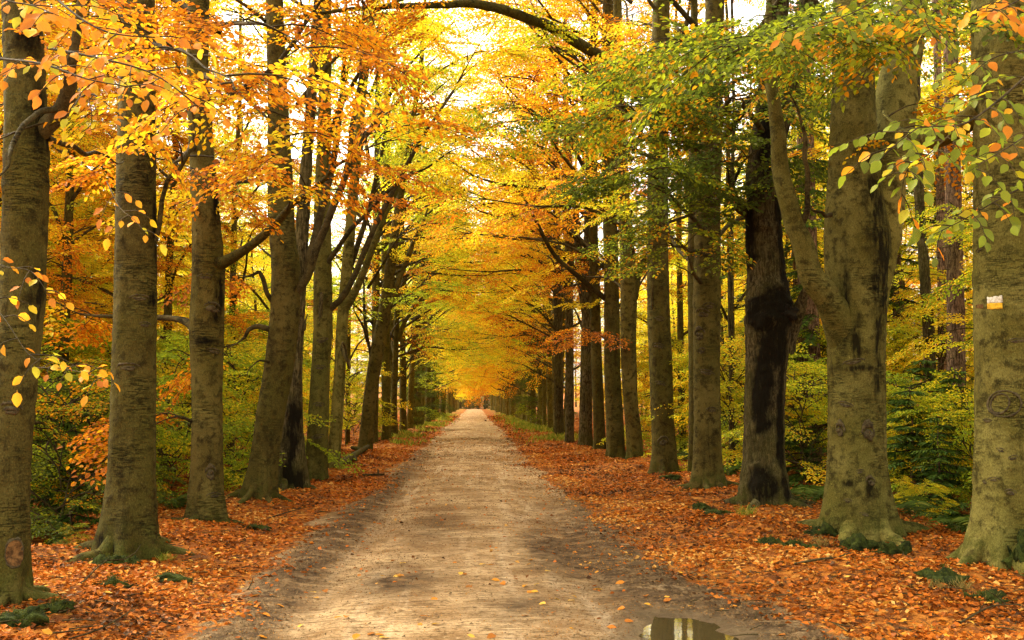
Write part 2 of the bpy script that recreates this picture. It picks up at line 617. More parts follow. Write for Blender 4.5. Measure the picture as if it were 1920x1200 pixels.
lit = n.mix(n.math('MULTIPLY', n.step(nb, .5, .75), .5), lit, (.12, .055, .022))
grn = n.mix(nf, (.07, .11, .015), (.2, .25, .03))
lit = n.mix(n.math('MULTIPLY', n.attr('green'), n.step(nm_, .4, .6), True), lit, grn)
rw = n.math('ADD', n.attr('road'), n.math('MULTIPLY', n.math('SUBTRACT', nm_, .5), 1.3))
rw = n.step(rw, .35, .65)
col = n.mix(rw, lit, road)
h = n.math('ADD', n.math('ADD', n.math('MULTIPLY', nf, .5), n.math('MULTIPLY', grit, .5)), n.math('ADD', n.math('MULTIPLY', ripple, .7), n.math('MULTIPLY', vor.outputs['Distance'], .3)))
pb = n.node('ShaderNodeBsdfPrincipled')
n.link(col, pb.inputs['Base Color'])
rg = n.math('SUBTRACT', .92, n.math('MULTIPLY', n.math('MAXIMUM', wet, n.math('MULTIPLY', mudf, .05)), .5))
n.link(rg, pb.inputs['Roughness'])
pb.inputs['Specular IOR Level'].default_value = .10
n.link(n.bump(h, 1.0, .05), pb.inputs['Normal'])
n.out(pb.outputs[0])
GROUND = m
g = add('ground', make_mesh('ground', V, Q, True, GROUND, {'road': road_w, 'mud': mud_w, 'wet': wet_w, 'green': np.clip(green_w, 0, 1)}), kind='structure')

# puddle
m, nt = new_mat('muddy_water')
n = N(nt)
P = n.node('ShaderNodeNewGeometry').outputs['Position']
pb = n.node('ShaderNodeBsdfPrincipled')
pb.inputs['Base Color'].default_value = (.05, .036, .014, 1)
pb.inputs['Roughness'].default_value = .03
pb.inputs['IOR'].default_value = 1.45
pb.inputs['Specular IOR Level'].default_value = .9
n.link(n.bump(n.noise(P, 9, 2), .03, .01), pb.inputs['Normal'])
n.out(pb.outputs[0])
a = np.linspace(0, 2 * math.pi, 48, endpoint=False)
pv = np.stack([PUD[0] + PUD[2] * 1.35 * np.cos(a), PUD[1] + PUD[3] * 1.3 * np.sin(a), np.full(48, -.006)], -1)
pv = np.vstack([pv, [[PUD[0], PUD[1], -.006]]])
add('puddle', make_mesh('puddle', pv, np.stack([np.arange(48), (np.arange(48) + 1) % 48, np.full(48, 48)], -1), True, m), kind='structure')


# ---------------------------------------------------------------- leaves, sprays
def leaf_verts(O, D, Nn, L, W, hexa=True, fold=.25):
    """leaf blades as two folded quads (hexa) or two folded triangles"""
    O, D, Nn = np.asarray(O), unit(np.asarray(D)), np.asarray(Nn)
    S = unit(np.cross(Nn, D))
    Nn = np.cross(D, S)
    L, W = np.asarray(L)[:, None], np.asarray(W)[:, None]
    up = Nn * W * fold
    n_ = len(O)
    if hexa:
        v = np.stack([O, O + D * L * .30 + S * W * .5 + up, O + D * L * .72 + S * W * .40 + up * .7 - Nn * L * .04, O + D * L - Nn * L * .1,
                      O + D * L * .72 - S * W * .40 + up * .7 - Nn * L * .04, O + D * L * .30 - S * W * .5 + up], 1).reshape(-1, 3)
        b = np.arange(n_)[:, None] * 6
        q = np.concatenate([b + np.array([[0, 3, 2, 1]]), b + np.array([[0, 5, 4, 3]])])
        return v, q, None
    v = np.stack([O, O + D * L * .45 + S * W * .55 + up, O + D * L - Nn * L * .08, O + D * L * .45 - S * W * .55 + up], 1).reshape(-1, 3)
    b = np.arange(n_)[:, None] * 4
    t = np.concatenate([b + np.array([[0, 2, 1]]), b + np.array([[0, 3, 2]])])
    return v, None, t


def make_spray(seed, lod):
    """one flat beech spray about a metre long along +X, lying in XY"""
    r = np.random.default_rng(seed)
    tw = Geo()
    O, D = [], []
    n_side = [15, 11, 8][lod]
    main = resample([[0, 0, 0], [.35, r.uniform(-.04, .04), .01], [.7, r.uniform(-.08, .08), -.03], [1.0, r.uniform(-.1, .1), -.12]], 5)
    if lod < 2:
        tw.put(*tube(main, np.linspace(.0055, .002, 5), 3, False)[:2])
    step = [.048, .075, .12][lod]
    for k in range(n_side):
        t = .12 + .85 * k / n_side
        p = np.array([np.interp(t, np.linspace(0, 1, 5), main[:, c]) for c in range(3)])
        sgn = 1 if k % 2 else -1
        an = sgn * math.radians(r.uniform(38, 62))
        ln = r.uniform(.7, 1.1) * (.46 * (1 - t) + .14)
        d = np.array([math.cos(an), math.sin(an), r.uniform(-.22, .12)])
        e = p + d * ln + np.array([0, 0, -.06 * ln])
        if lod == 0:
            tw.put(*tube(np.array([p, (p + e) / 2 + [0, 0, .01], e]), np.array([.003, .002, .0012]), 3, False)[:2])
        nl = max(2, int(ln / step) + 1)
        for q in range(nl):
            s = (q + .6) / nl
            la = an + (1 if q % 2 else -1) * math.radians(r.uniform(35, 65)) * (0 if q == nl - 1 else 1)
            O.append(p + (e - p) * s)
            D.append([math.cos(la), math.sin(la), r.uniform(-.45, .2)])
    O, D = np.array(O), np.array(D)
    O = O + r.normal(0, .012, O.shape)
    n_ = len(O)
    Nn = unit(np.array([0, 0, 1.0]) + r.normal(0, .38, (n_, 3)))
    L = r.uniform(.75, 1.15, n_) * [.070, .088, .15][lod]
    v, q, t = leaf_verts(O, D, Nn, L, L * r.uniform(.56, .68, n_), lod == 0)
    tint = np.repeat(r.uniform(-.5, .5, n_), 6 if lod == 0 else 4)
    tv = np.concatenate(tw.V) if tw.V else None
    tq = np.concatenate(tw.Q) if tw.Q else None
    return v, q, t, tint, tv, tq


SPRAYS = [[make_spray(100 * l + s, l) for s in range(6)] for l in range(3)]


def place_spray(leaf, twig, r, lod, p, d, scale, tint, roll=.3):
    v, q, t, ti, tv, tq = SPRAYS[lod][r.integers(6)]
    d = unit(np.asarray(d, float))
    up = unit(np.array([0, 0, 1.0]) + r.normal(0, roll, 3))
    s = unit(np.cross(up, d))
    if r.random() < .5:
        s = -s
    u = np.cross(d, s) if r.random() < 2 else up
    if u[2] < 0:
        u = -u
    M = np.stack([d, s, u]) * scale
    leaf.put(v @ M + p, q, t, np.clip(tint + ti * .6, 0.01, .99))
    if tv is not None and twig is not None:
        twig.put(tv @ M + p, tq)


def foliate(limb, r, leaf, twig, lod, n_sec, l_sec, sp_step, t0=.3, scale=(.75, 1.15), tint=None, droop=0.0, bias=0):
    """secondary branches and leaf sprays along a limb polyline"""
    k = len(limb)
    T = unit(np.gradient(limb, axis=0))
    tb = r.uniform(.15, .85) if tint is None else tint
    for j in range(n_sec):
        t = t0 + (1 - t0) * (j + r.uniform(0, 1)) / n_sec
        f = t * (k - 1)
        a0 = min(int(f), k - 2)
        p = limb[a0] + (limb[a0 + 1] - limb[a0]) * (f - a0)
        d = T[a0].copy()
        an = (1 if j % 2 else -1) * math.radians(r.uniform(28, 75))
        d = np.array([d[0] * math.cos(an) - d[1] * math.sin(an), d[0] * math.sin(an) + d[1] * math.cos(an), d[2] * .45 + r.uniform(-.15, .22)])
        d = unit(d)
        L = r.uniform(*l_sec) * (1.1 - .5 * t)
        w = r.normal(0, .09 * L, 3)
        sec = resample([p, p + d * L * .4 + w * .6 + [0, 0, .05 * L], p + d * L * .75 + w, p + d * L + w * .5 - [0, 0, (.10 + droop) * L]], 5)
        if twig is not None:
            twig.put(*tube(sec, np.linspace(.006 + .007 * L, .004, 5), 4 if lod == 0 else 3, False)[:2])
        ns = max(2, int(L / sp_step))
        st = np.clip(tb + r.normal(0, .16), 0.05, .95)
        for q in range(ns):
            u = (q + 1) / ns
            b = min(int(u * 4), 3)
            sp = sec[b] + (sec[b + 1] - sec[b]) * (u * 4 - b)
            dd = unit(sec[b + 1] - sec[b])
            a2 = (0 if q == ns - 1 else (1 if q % 2 else -1) * math.radians(r.uniform(25, 60)))
            dd = np.array([dd[0] * math.cos(a2) - dd[1] * math.sin(a2), dd[0] * math.sin(a2) + dd[1] * math.cos(a2), dd[2] * .6 - r.uniform(0, .3) - droop])
            place_spray(leaf, twig, r, lod, sp, dd, r.uniform(*scale), np.clip(st + r.normal(0, .1), .02, .98))


def crown_template(seed, lod, zlo, zhi, nl, Lf, n_sec, l_sec, sp_step, lr0=.055, elev=(22, 58), scale=(.75, 1.15), t0=.3, side=None, azs=None):
    """limbs as separate meshes, one twig mesh, one leaf mesh; trunk axis at the origin"""
    r = np.random.default_rng(seed)
    leaf, twig = Geo(), Geo()
    limbs = []
    az = r.uniform(0, 6.28)
    for i_ in range(nl):
        u = i_ / max(1, nl - 1)
        z = zlo + (zhi - zlo) * u + r.uniform(-.3, .3)
        az += 2.4 + r.uniform(-.5, .5)
        if azs:
            az = r.uniform(-azs, azs)
        L = Lf(u) * r.uniform(.75, 1.2)
        el = math.radians(r.uniform(*elev) + 18 * u)
        d = np.array([math.cos(az) * math.cos(el), math.sin(az) * math.cos(el), math.sin(el)])
        h = unit(np.array([d[0], d[1], 0]))
        w = r.normal(0, .06 * L, (3, 3))
        p0 = np.array([0, 0, z])
        pts = resample([p0, p0 + d * L * .33 + w[0] * .5, p0 + d * L * .62 + h * L * .06 + w[1], p0 + d * L * .84 + h * L * .16 + w[2] - [0, 0, .06 * L]], 9)
        R = np.linspace(lr0 * (.55 + L / 9), .010, 9)
        g_ = Geo()
        g_.put(*tube(pts, R, 7 if lod == 0 else 5, True, .12, seed + i_))
        limbs.append(g_)
        foliate(pts, r, leaf, twig, lod, n_sec, l_sec, sp_step, t0, scale)
    lm = [g_.mesh('limb', LIMB) for g_ in limbs]
    both = Geo()
    for g_ in limbs:
        both.put(np.concatenate(g_.V), np.concatenate(g_.Q), np.concatenate(g_.T))
    return {'limbs': lm, 'joined': both.mesh('limbs', LIMB), 'twig': twig.mesh('twigs', TWIG, False), 'leaf': leaf.mesh('crown', L_ORANGE, False)}


def trunk_geo(path, sides, dz, seed, flare=.5, rough=1.0, lobes=5, flare_h=.28):
    """path rows x,y,z,r ascending in z (tree-local)"""
    r = np.random.default_rng(seed)
    path = np.asarray(path, float)
    zs = np.arange(path[0, 2], path[-1, 2], dz)
    X, Y, R = [np.interp(zs, path[:, 2], path[:, c]) for c in (0, 1, 3)]
    kw = max(1, int(.35 / dz))
    ker = np.hanning(2 * kw + 3)[1:-1]
    ker /= ker.sum()
    sm_ = lambda v: np.convolve(np.pad(v, kw, mode='edge'), ker, 'valid')
    X, Y, R = sm_(X), sm_(Y), sm_(R)
    a = np.linspace(0, 2 * math.pi, sides, endpoint=False)
    ph = r.uniform(0, 6.28)
    A, Z = np.meshgrid(a, zs)
    fl = np.exp(-np.clip(Z, 0, None) / flare_h)
    lob = .5 + .5 * np.cos(lobes * A + ph + .8 * np.sin(A * 2 + ph))
    rr = R[:, None] * (1 + flare * fl * (.25 + 1.35 * lob ** 1.5 * smooth(1.4, 0, Z)))
    rr = rr * (1 + .045 * fbm(np.cos(A) * 1.1, np.sin(A) * 1.1, Z * .8, seed, 3))
    rid = 1 - np.abs(fbm(np.cos(A) * R[:, None] * 5, np.sin(A) * R[:, None] * 5, Z * 13, seed + 7, 3))
    rr = rr + rough * (.009 * np.clip(rid - .72, 0, 1) * 3 * smooth(-.1, .35, noise3(np.cos(A), np.sin(A), Z * 1.3, seed + 3)))
    rr = rr + rough * .006 * fbm(np.cos(A) * R[:, None] * 14, np.sin(A) * R[:, None] * 14, Z * 14, seed + 9, 2)
    V = np.stack([X[:, None] + rr * np.cos(A), Y[:, None] + rr * np.sin(A), Z], -1).reshape(-1, 3)
    k = len(zs)
    i = np.arange(k - 1)[:, None] * sides
    j = np.arange(sides)[None, :]
    jn = (j + 1) % sides
    Q = np.stack([i + j, i + jn, i + sides + jn, i + sides + j], -1).reshape(-1, 4)
    return V, Q


# ---- shared crowns
def prof(a, b):
    return lambda u: (a * (1 - u) + b * u) * (1 - .35 * (2 * abs(u - .4)) ** 2)


CR_AVE = [crown_template(200 + s, 0, 4.2, 15.5, 13, prof(4.6, 3.0), 6, (.8, 1.9), .38) for s in range(3)]
CR_HIGH = [crown_template(300 + s, 1, 6.2, 14, 8, prof(4.2, 3.0), 7, (.9, 2.0), .42) for s in range(2)]
CR_MID = [crown_template(400 + s, 1, 3.6, 16, 14, prof(4.6, 2.8), 6, (.9, 2.2), .40, scale=(.8, 1.25)) for s in range(3)]
CR_FAR = [crown_template(500 + s, 2, 3.2, 16.5, 13, prof(4.6, 2.8), 7, (1.0, 2.4), .5, scale=(1.0, 1.5)) for s in range(2)]
CR_ROAD = [crown_template(560 + s, 1, 4.6, 13.5, 8, prof(6.0, 4.6), 6, (1.0, 2.3), .40, .06, (14, 40), (.8, 1.25), .3, azs=.95) for s in range(2)]
CR_ROADF = [crown_template(580 + s, 2, 4.0, 13.5, 8, prof(6.2, 4.6), 6, (1.0, 2.4), .5, .06, (10, 36), (1.0, 1.5), .3, azs=.95) for s in range(2)]
CR_YNG = [crown_template(600 + s, 0, 1.3, 10.5, 17, prof(2.5, 1.4), 7, (.6, 1.5), .36, .028, (5, 40), (.6, 1.0), .15) for s in range(2)]
CR_YNGF = [crown_template(640 + s, 1, 1.2, 13.0, 22, prof(3.0, 1.6), 7, (.7, 1.7), .40, .03, (5, 40), (.8, 1.15), .15) for s in range(2)]
CR_SHRUB = [crown_template(660 + s, 0, .15, 1.7, 11, prof(1.2, .7), 5, (.35, .8), .28, .012, (25, 65), (.42, .68), .2) for s in range(3)]


def gen_trunk(seed, h, r0, sides, dz, lean=.5):
    r = np.random.default_rng(seed)
    pts = []
    for t in np.linspace(0, 1, 7):
        pts.append([lean * r.normal(0, .35) * t, lean * r.normal(0, .35) * t, -.2 + (h + .2) * t, r0 * (1 - .75 * t ** 1.2)])
    V, Q = trunk_geo(pts, sides, dz, seed, .35, .8)
    return make_mesh('trunk', V, Q, True, BEECH)


TR_MID = [gen_trunk(700 + s, 19, .215, 18, .10) for s in range(4)]
TR_FAR = [gen_trunk(720 + s, 19, .22, 9, .5) for s in range(3)]
TR_YNG = [gen_trunk(740 + s, 11.5, .085, 8, .2, .5) for s in range(3)]


def dress(tree, tpl, mat, rz=0.0, scale=1.0, dz=0.0, limbs='parts', twigs=True):
    """hang a shared crown on a tree"""
    if limbs == 'parts':
        for lm in tpl['limbs']:
            add('limb', lm, tree, (0, 0, dz), (0, 0, rz), scale)
    elif limbs == 'joined':
        add('limbs', tpl['joined'], tree, (0, 0, dz), (0, 0, rz), scale, kind='stuff')
    c = add('crown', tpl['leaf'], tree, (0, 0, dz), (0, 0, rz), scale, mat, 'stuff')
    if twigs:
        add('twigs', tpl['twig'], c, kind='stuff')
    return c


def empty(name, loc, rz=0.0):
    o = bpy.data.objects.new(name, None)
    o.empty_display_size = .3
    COL.objects.link(o)
    o.location = [float(c) for c in loc]
    o.rotation_euler = (0, 0, rz)
    return o


# ---------------------------------------------------------------- the near avenue trees, one by one
def px_path(rows, Y, base):
    """rows (px, py, half width px[, dY]) -> local x,y,z,r"""
    out = []
    for w in rows:
        dY = w[3] if len(w) > 3 else 0
        p = at(w[0], w[1], Y + dY)
        out.append([*(p - base), w[2] * (Y + dY) / F_PX])
    return np.array(out)


SURF = {}


def hit(px, py, Y, base, P):
    """where the bark of a trunk (rows P) lies at a photo pixel: angle from -Y, height, radius, axis x"""
    d = CM @ np.array([(px - 960) / F_PX, (600 - py) / F_PX, -1.0])
    d = d / d[1]
    z = (CAM_H + d[2] * Y) - base[2]
    for _ in range(4):
        R, cx = np.interp(z, P[:, 2], P[:, 3]), np.interp(z, P[:, 2], P[:, 0])
        ox, oy = -base[0] - cx, -base[1]
        A, B, C = d[0] ** 2 + 1, ox * d[0] + oy, ox ** 2 + oy ** 2 - R ** 2
        D = B * B - A * C
        t = (-B - math.sqrt(max(D, 0))) / A
        z = CAM_H + d[2] * t - base[2]
    return math.atan2(ox + d[0] * t, -(oy + t)), z, R, cx


def trunk_path(rows, Y, base):
    P = px_path(rows, Y, base)
    P = P[np.argsort(P[:, 2])]
    P[:, 3] *= .92 / math.sqrt(1 + (base[0] / Y) ** 2)
    return P


def near_tree(name, label, cat, Y, trunk, limbs, bark, seed, sides=56, dz=.03, crown=None, foliage=None, sway=.25, dark_marks=(), bulges=(), rough=1.0, flare=.45, lobes=5, leafmat=L_ORANGE, lod=0, limb_bark=None):
    p0 = at(trunk[0][0], trunk[0][1], Y)
    base = np.array([p0[0], Y, float(gz(p0[0], Y, False))])
    t = empty(name, base)
    tag(t, label, cat, 'beeches lining the avenue')
    P = trunk_path(trunk, Y, base)
    P[0, 3] /= (1 + flare * .8)
    top = P[-1].copy()
    rows = [[P[0, 0], 0, -.25, P[0, 3]], *P]
    r = np.random.default_rng(seed)
    if top[2] < 16:
        rows.append([top[0] + (top[0] - P[-2, 0]) * .6, r.uniform(-.2, .2), 17.5, max(.04, top[3] * .35)])
    V, Q = trunk_geo(rows, sides, dz, seed, flare, rough, lobes)
    for (px, py, rx, ry, amp) in bulges:
        th, zc, R_, _ = hit(px, py, Y, base, P)
        k = F_PX / Y
        cx = np.interp(V[:, 2], P[:, 2], P[:, 0])
        da = (np.arctan2(V[:, 0] - cx, -V[:, 1]) - th + math.pi) % (2 * math.pi) - math.pi
        w_ = np.exp(-(da * R_ * k / rx) ** 2 - ((V[:, 2] - zc) * k / ry) ** 2)
        w_ = w_ * (1 + .7 * fbm(V[:, 0] * 7, V[:, 1] * 7, V[:, 2] * 7, seed + 4, 3))
        dr_ = np.stack([V[:, 0] - cx, V[:, 1], 0 * cx], -1)
        V = V + unit(dr_) * (w_ * amp)[:, None]
    st = np.zeros(len(V))  # dark bark: stains and blotches, plus general darkening at limb crotches
    for (px, py, rx, ry) in dark_marks:
        th, zc, R_, _ = hit(px, py, Y, base, P)
        k = F_PX / Y
        da = (np.arctan2(V[:, 0] - np.interp(V[:, 2], P[:, 2], P[:, 0]), -V[:, 1]) - th + math.pi) % (2 * math.pi) - math.pi
        d_ = np.sqrt((da * R_ * k / rx) ** 2 + ((V[:, 2] - zc) * k / ry) ** 2)
        d_ = d_ + .35 * fbm(V[:, 0] * 6, V[:, 1] * 6, V[:, 2] * 6, seed + 5, 3)
        st = np.maximum(st, smooth(1.45, .35, d_))
    def surf(th, z, V=V, P=P):
        cx = np.interp(z, P[:, 2], P[:, 0])
        m_ = np.abs(V[:, 2] - z) < .06
        W_ = V[m_]
        a_ = np.arctan2(W_[:, 0] - cx, -W_[:, 1])
        j = np.argsort(np.abs(a_ - th) * .3 + np.abs(W_[:, 2] - z))[:3]
        return float(np.hypot(W_[j, 0] - cx, W_[j, 1]).max())
    SURF[t.name] = surf
    tr = add('trunk', make_mesh('trunk', V, Q, True, bark, {'stain': st} if len(dark_marks) else None), t)
    if Y < 20:
        for k in range(int(r.integers(5, 8))):
            az = k * 6.28 / 6 + r.uniform(-.35, .35)
            R0 = P[0, 3] * (1 + flare * .8)
            h_ = np.array([math.cos(az), math.sin(az), 0])
            c0 = np.array([P[0, 0], 0, 0])
            w_ = np.array([-h_[1], h_[0], 0]) * r.uniform(-.18, .18)
            L = r.uniform(.22, .55)
            g0 = [float(gz(*((base + c0 + h_ * (R0 + L * q) + w_ * q)[:2]), False)) - base[2] for q in (0, .5, 1)]
            rp = resample([c0 + h_ * R0 * .55 + [0, 0, .22], c0 + h_ * R0 * .95 + [0, 0, max(.06, g0[0] + .05)], c0 + h_ * (R0 + L * .5) + w_ * .5 + [0, 0, g0[1] + .005], c0 + h_ * (R0 + L) + w_ + [0, 0, g0[2] - .07]], 9)
            V_, Q_, T_ = tube(rp, R0 * np.linspace(.30, .12, 9), 9, True, .25, seed + k)
            add('root', make_mesh('root', V_, [Q_, T_], True, bark), t)
    leaf, twig = Geo(), Geo()
    for li, (rows, ns, *ex) in enumerate(limbs):
        lp = px_path(rows, Y, base)
        npt = max(10, len(rows) * 5)
        lp = resample(lp, npt)
        lp[:, :3] += (np.stack([noise3(np.arange(npt) * .35, c * 7.0, li, seed) for c in range(3)], -1)) * (.015 + .035 * np.linspace(0, 1, npt))[:, None]
        lp[:, 3] *= .78 if lp[0, 3] < .11 else .95
        lp[:, 3] *= 1 - .72 * smooth(.45, 1, np.linspace(0, 1, npt)) * (lp[-1, 3] < .09)
        V, Q, T = tube(lp[:, :3], np.maximum(lp[:, 3], .006), 12 if lp[0, 3] > .05 else 8, True, .10, seed + li)
        add('limb', make_mesh('limb', V, [Q, T], True, limb_bark or (bark if lp[0, 3] > .1 else LIMB)), t)
        if ns:
            kw = dict(t0=.3, l_sec=(.5, 1.3), sp_step=.34)
            kw.update(ex[0] if ex else {})
            foliate(lp[:, :3], r, leaf, twig, lod, ns, kw.pop('l_sec'), kw.pop('sp_step'), **kw)
    if leaf.V:
        c = add('crown', leaf.mesh('crown', leafmat, False), t, kind='stuff')
        add('twigs', twig.mesh('twigs', TWIG, False), c, kind='stuff')
    if Y > 25:
        dress(t, CR_ROAD[seed % 2], [L_GOLD, L_AMBER, L_GOLD, L_ORANGE][seed % 4] if base[0] > 0 else [L_GOLD, L_LIME, L_GOLD, L_AMBER][seed % 4], (0 if base[0] < 0 else math.pi) + r.uniform(-.25, .25), 1.0, 1.2)
    if crown:
        tpl, mat, rz, *s = crown
        dress(t, tpl, mat, rz, s[0] if s else 1.0, s[1] if len(s) > 1 else 0)
    return t, base


def scar(tree, trunk_rows, Y, base, px, py, w, h, bark, hole=None, name='bark_scar', ring=.16, full=False):
    """raised branch scar: a drooping arc over a small lens (or a whole oval) on the camera side of a trunk"""
    P = trunk_path(trunk_rows, Y, base)
    th, zz_, R, cx = hit(px, py, Y, base, P)
    p = (0, 0, zz_)
    surf = SURF[tree.name]
    W, H = w * Y / F_PX, h * Y / F_PX
    rs = np.random.default_rng(int(px * 7 + py))
    tilt = rs.uniform(-.25, .25)
    full = full or hole is not None

    def ridge(W, H, a0, a1, thk, nseg, closed):
        a = np.linspace(a0, a1, nseg, endpoint=not closed)
        b = np.linspace(0, 2 * math.pi, 7, endpoint=False)
        V = []
        for k, aa in enumerate(a):
            tp = 1 if closed else max(.08, math.sin(math.pi * k / (nseg - 1)) ** .7)
            tk = thk * tp * (1 + .35 * rs.normal())
            for bb in b:
                rad = 1 + tk / min(W, H) * math.cos(bb)
                lx, lz = W * rad * math.cos(aa), H * rad * math.sin(aa)
                lz += tilt * lx
                t2 = th + lx / R
                rr = surf(t2, p[2] + lz) + .001 + tk * (.1 + .7 * math.sin(bb))
                V.append([cx + rr * math.sin(t2), -rr * math.cos(t2), p[2] + lz])
        m_ = nseg if closed else nseg - 1
        i = np.arange(m_)[:, None] * 7
        i2 = ((np.arange(m_) + 1) % nseg)[:, None] * 7
        j = np.arange(7)[None, :]
        return np.array(V), np.stack([i + j, i + (j + 1) % 7, i2 + (j + 1) % 7, i2 + j], -1).reshape(-1, 4)
    G_ = Geo()
    if full:
        G_.put(*ridge(W, H, 0, 2 * math.pi, ring * min(W, H), 24, True))
    else:
        G_.put(*ridge(W * 1.25, H * 1.2, math.radians(rs.uniform(-5, 20)), math.radians(rs.uniform(160, 185)), .22 * H, 16, False))
        G_.put(*ridge(W * .5, H * .35, 0, 2 * math.pi, .25 * H, 12, True))
    o = add(name, G_.mesh(name, bark), tree)
    if hole:
        q0 = surf(th, p[2]) + .004
        V = [[cx + q0 * math.sin(th), -q0 * math.cos(th), p[2]]]
        a = np.linspace(0, 2 * math.pi, 22, endpoint=False)
        for aa in a:
            lx, lz = W * .95 * math.cos(aa), H * .95 * math.sin(aa)
            t2 = th + lx / R
            q1 = surf(t2, p[2] + lz) + .012
            V.append([cx + q1 * math.sin(t2), -q1 * math.cos(t2), p[2] + lz + tilt * lx])
        T_ = np.array([[0, 1 + k, 1 + (k + 1) % 22] for k in range(22)])
        add('bare_wood', make_mesh('bare_wood', np.array(V), T_, True, hole), o)
    return o


T = {}
t1r = [(8, 1140, 50), (12, 1040, 44), (18, 880, 43), (30, 720, 44), (43, 560, 45), (50, 300, 47), (47, 150, 43), (42, 0, 40), (38, -300, 36)]
T[1], b1 = near_tree('beech_tree', 'nearest beech of the left row, cut by the left edge, with an oval knot hole', 'tree', 7.76, t1r, [
    ([(80, 250, 22), (112, 200, 19, -.1), (132, 125, 13, -.3), (148, 55, 11, -.4), (165, -20, 9, -.5), (185, -140, 7, -.6)], 0),
    ([(110, 205, 8, -.1), (60, 222, 6.5, -.35), (30, 262, 6, -.5), (6, 318, 5, -.7), (-30, 400, 4, -.8)], 0),
    ([(85, 255, 8), (125, 270, 6.5, .4), (170, 288, 5.5, 1.2), (225, 300, 5, 2.2)], 0),
], BEECH, 1, 64, .03, (CR_HIGH[0], L_ORANGE, 1.0, 1.0, 1.5), dark_marks=[(75, 200, 28, 60), (88, 260, 16, 30), (60, 60, 30, 40), (70, 560, 14, 70), (70, 800, 9, 40)])
scar(T[1], t1r, 7.76, b1, 25, 1036, 13, 24, SCAR, HEART, 'knot_hole')
scar(T[1], t1r, 7.76, b1, 20, 770, 16, 12, SCAR)

t2r = [(243, 1045, 62), (243, 1000, 52), (246, 900, 47), (249, 800, 45), (254, 600, 43), (257, 400, 42), (257, 200, 39), (256, 0, 37), (254, -300, 33)]
T[2], b2 = near_tree('beech_tree', 'thick straight beech second in the left row, with a mossy flared foot', 'tree', 10.3, t2r, [
    ([(292, 450, 7), (303, 380, 6, -.1), (325, 325, 5.5, -.2), (352, 285, 5, -.3), (362, 240, 4.5, -.3), (372, 180, 4, -.4)], 4, dict(t0=.5)),
    ([(270, 80, 8), (330, 90, 5, -1.2), (400, 130, 4, -2.4), (440, 170, 3, -3)], 5, dict(t0=.35)),
    ([(240, 120, 8), (190, 140, 5, -1), (140, 190, 4, -2), (110, 220, 3, -2.6)], 3, dict(t0=.5)),
], BEECH, 2, 64, .03, (CR_HIGH[1], L_ORANGE, 2.0, 1.0, 1.2), dark_marks=[(292, 430, 9, 60), (285, 560, 12, 18), (215, 1028, 8, 14), (196, 1015, 7, 12), (290, 250, 7, 60)])
for q in [(262, 560, 15, 6), (240, 690, 18, 7), (272, 610, 10, 5)]:
    scar(T[2], t2r, 10.3, b2, *q, SCAR)

t3r = [(388, 985, 42), (388, 940, 35), (388, 850, 32), (388, 700, 32), (387, 610, 34), (391, 500, 33), (386, 400, 28), (376, 250, 25), (370, 120, 23), (372, 0, 22), (378, -200, 19)]
T[3], b3 = near_tree('beech_tree', 'slim beech third in the left row, one long limb sweeping up to the right', 'tree', 13.0, t3r, [
    ([(400, 497, 16), (436, 484, 10.5, -.2), (490, 447, 8.5, -.5), (540, 395, 7, -.7), (590, 350, 6, -1), (650, 305, 5, -1.2), (720, 255, 3.5, -1.5)], 8, dict(t0=.4)),
    ([(368, 612, 13), (335, 600, 7.5, .2), (255, 596, 6, .4), (160, 585, 5, .4), (100, 571, 3.5, .3)], 4, dict(t0=.5, l_sec=(.3, .8))),
    ([(375, 792, 5), (345, 787, 4, -.2), (310, 778, 2.5, -.5)], 3, dict(t0=.3, l_sec=(.3, .6))),
    ([(378, 140, 9), (440, 170, 6, -1.5), (510, 240, 4, -2.6), (560, 290, 3, -3.2)], 7, dict(t0=.2)),
    ([(378, 60, 9), (450, 40, 6, -1.5), (530, 60, 4, -2.6), (600, 120, 3, -3.2)], 6, dict(t0=.2)),
    ([(366, 270, 8), (330, 300, 5, -1), (300, 320, 3, -1.6)], 4, dict(t0=.3)),
], BEECH, 3, 56, .035, (CR_AVE[0], L_ORANGE, .3, 1.0, 1.2), dark_marks=[(410, 560, 14, 40), (405, 370, 12, 60), (390, 640, 25, 9)])
for q in [(395, 890, 8, 13), (402, 930, 11, 5), (400, 580, 14, 10), (402, 660, 11, 5), (385, 520, 12, 5)]:
    scar(T[3], t3r, 13.0, b3, *q, SCAR)

t4r = [(480, 948, 29), (486, 920, 27), (497, 850, 28), (510, 760, 30), (522, 700, 31), (534, 600, 30), (537, 500, 30), (528, 430, 27), (524, 300, 25), (520, 150, 20), (515, 0, 18), (510, -200, 15)]
T[4], b4 = near_tree('beech_tree', 'leaning beech fourth in the left row, its trunk tilting to the right', 'tree', 15.5, t4r, [
    ([(545, 560, 13), (578, 515, 10, -.1), (602, 440, 9.5, -.2), (640, 350, 8, -.3), (660, 250, 7, -.4), (672, 150, 6, -.4), (682, 40, 5, -.4), (690, -80, 4, -.4)], 6, dict(t0=.55)),
    ([(520, 575, 8), (503, 552, 6, -.1), (488, 508, 5, -.2), (462, 520, 4, -.3), (425, 515, 3, -.5)], 2, dict(t0=.6, l_sec=(.3, .7))),
    ([(520, 620, 9), (480, 616, 6, -.2), (447, 640, 4, -.3), (422, 664, 3, -.4)], 2, dict(t0=.6, l_sec=(.3, .7))),
    ([(520, 690, 4), (490, 675, 2.5, -.4), (460, 700, 2, -.8)], 0),
    ([(525, 330, 8), (470, 340, 5, -1), (420, 350, 4, -2)], 5),
], BEECH, 4, 48, .04, (CR_HIGH[0], L_AMBER, 1.5, 1.0, 1.2))
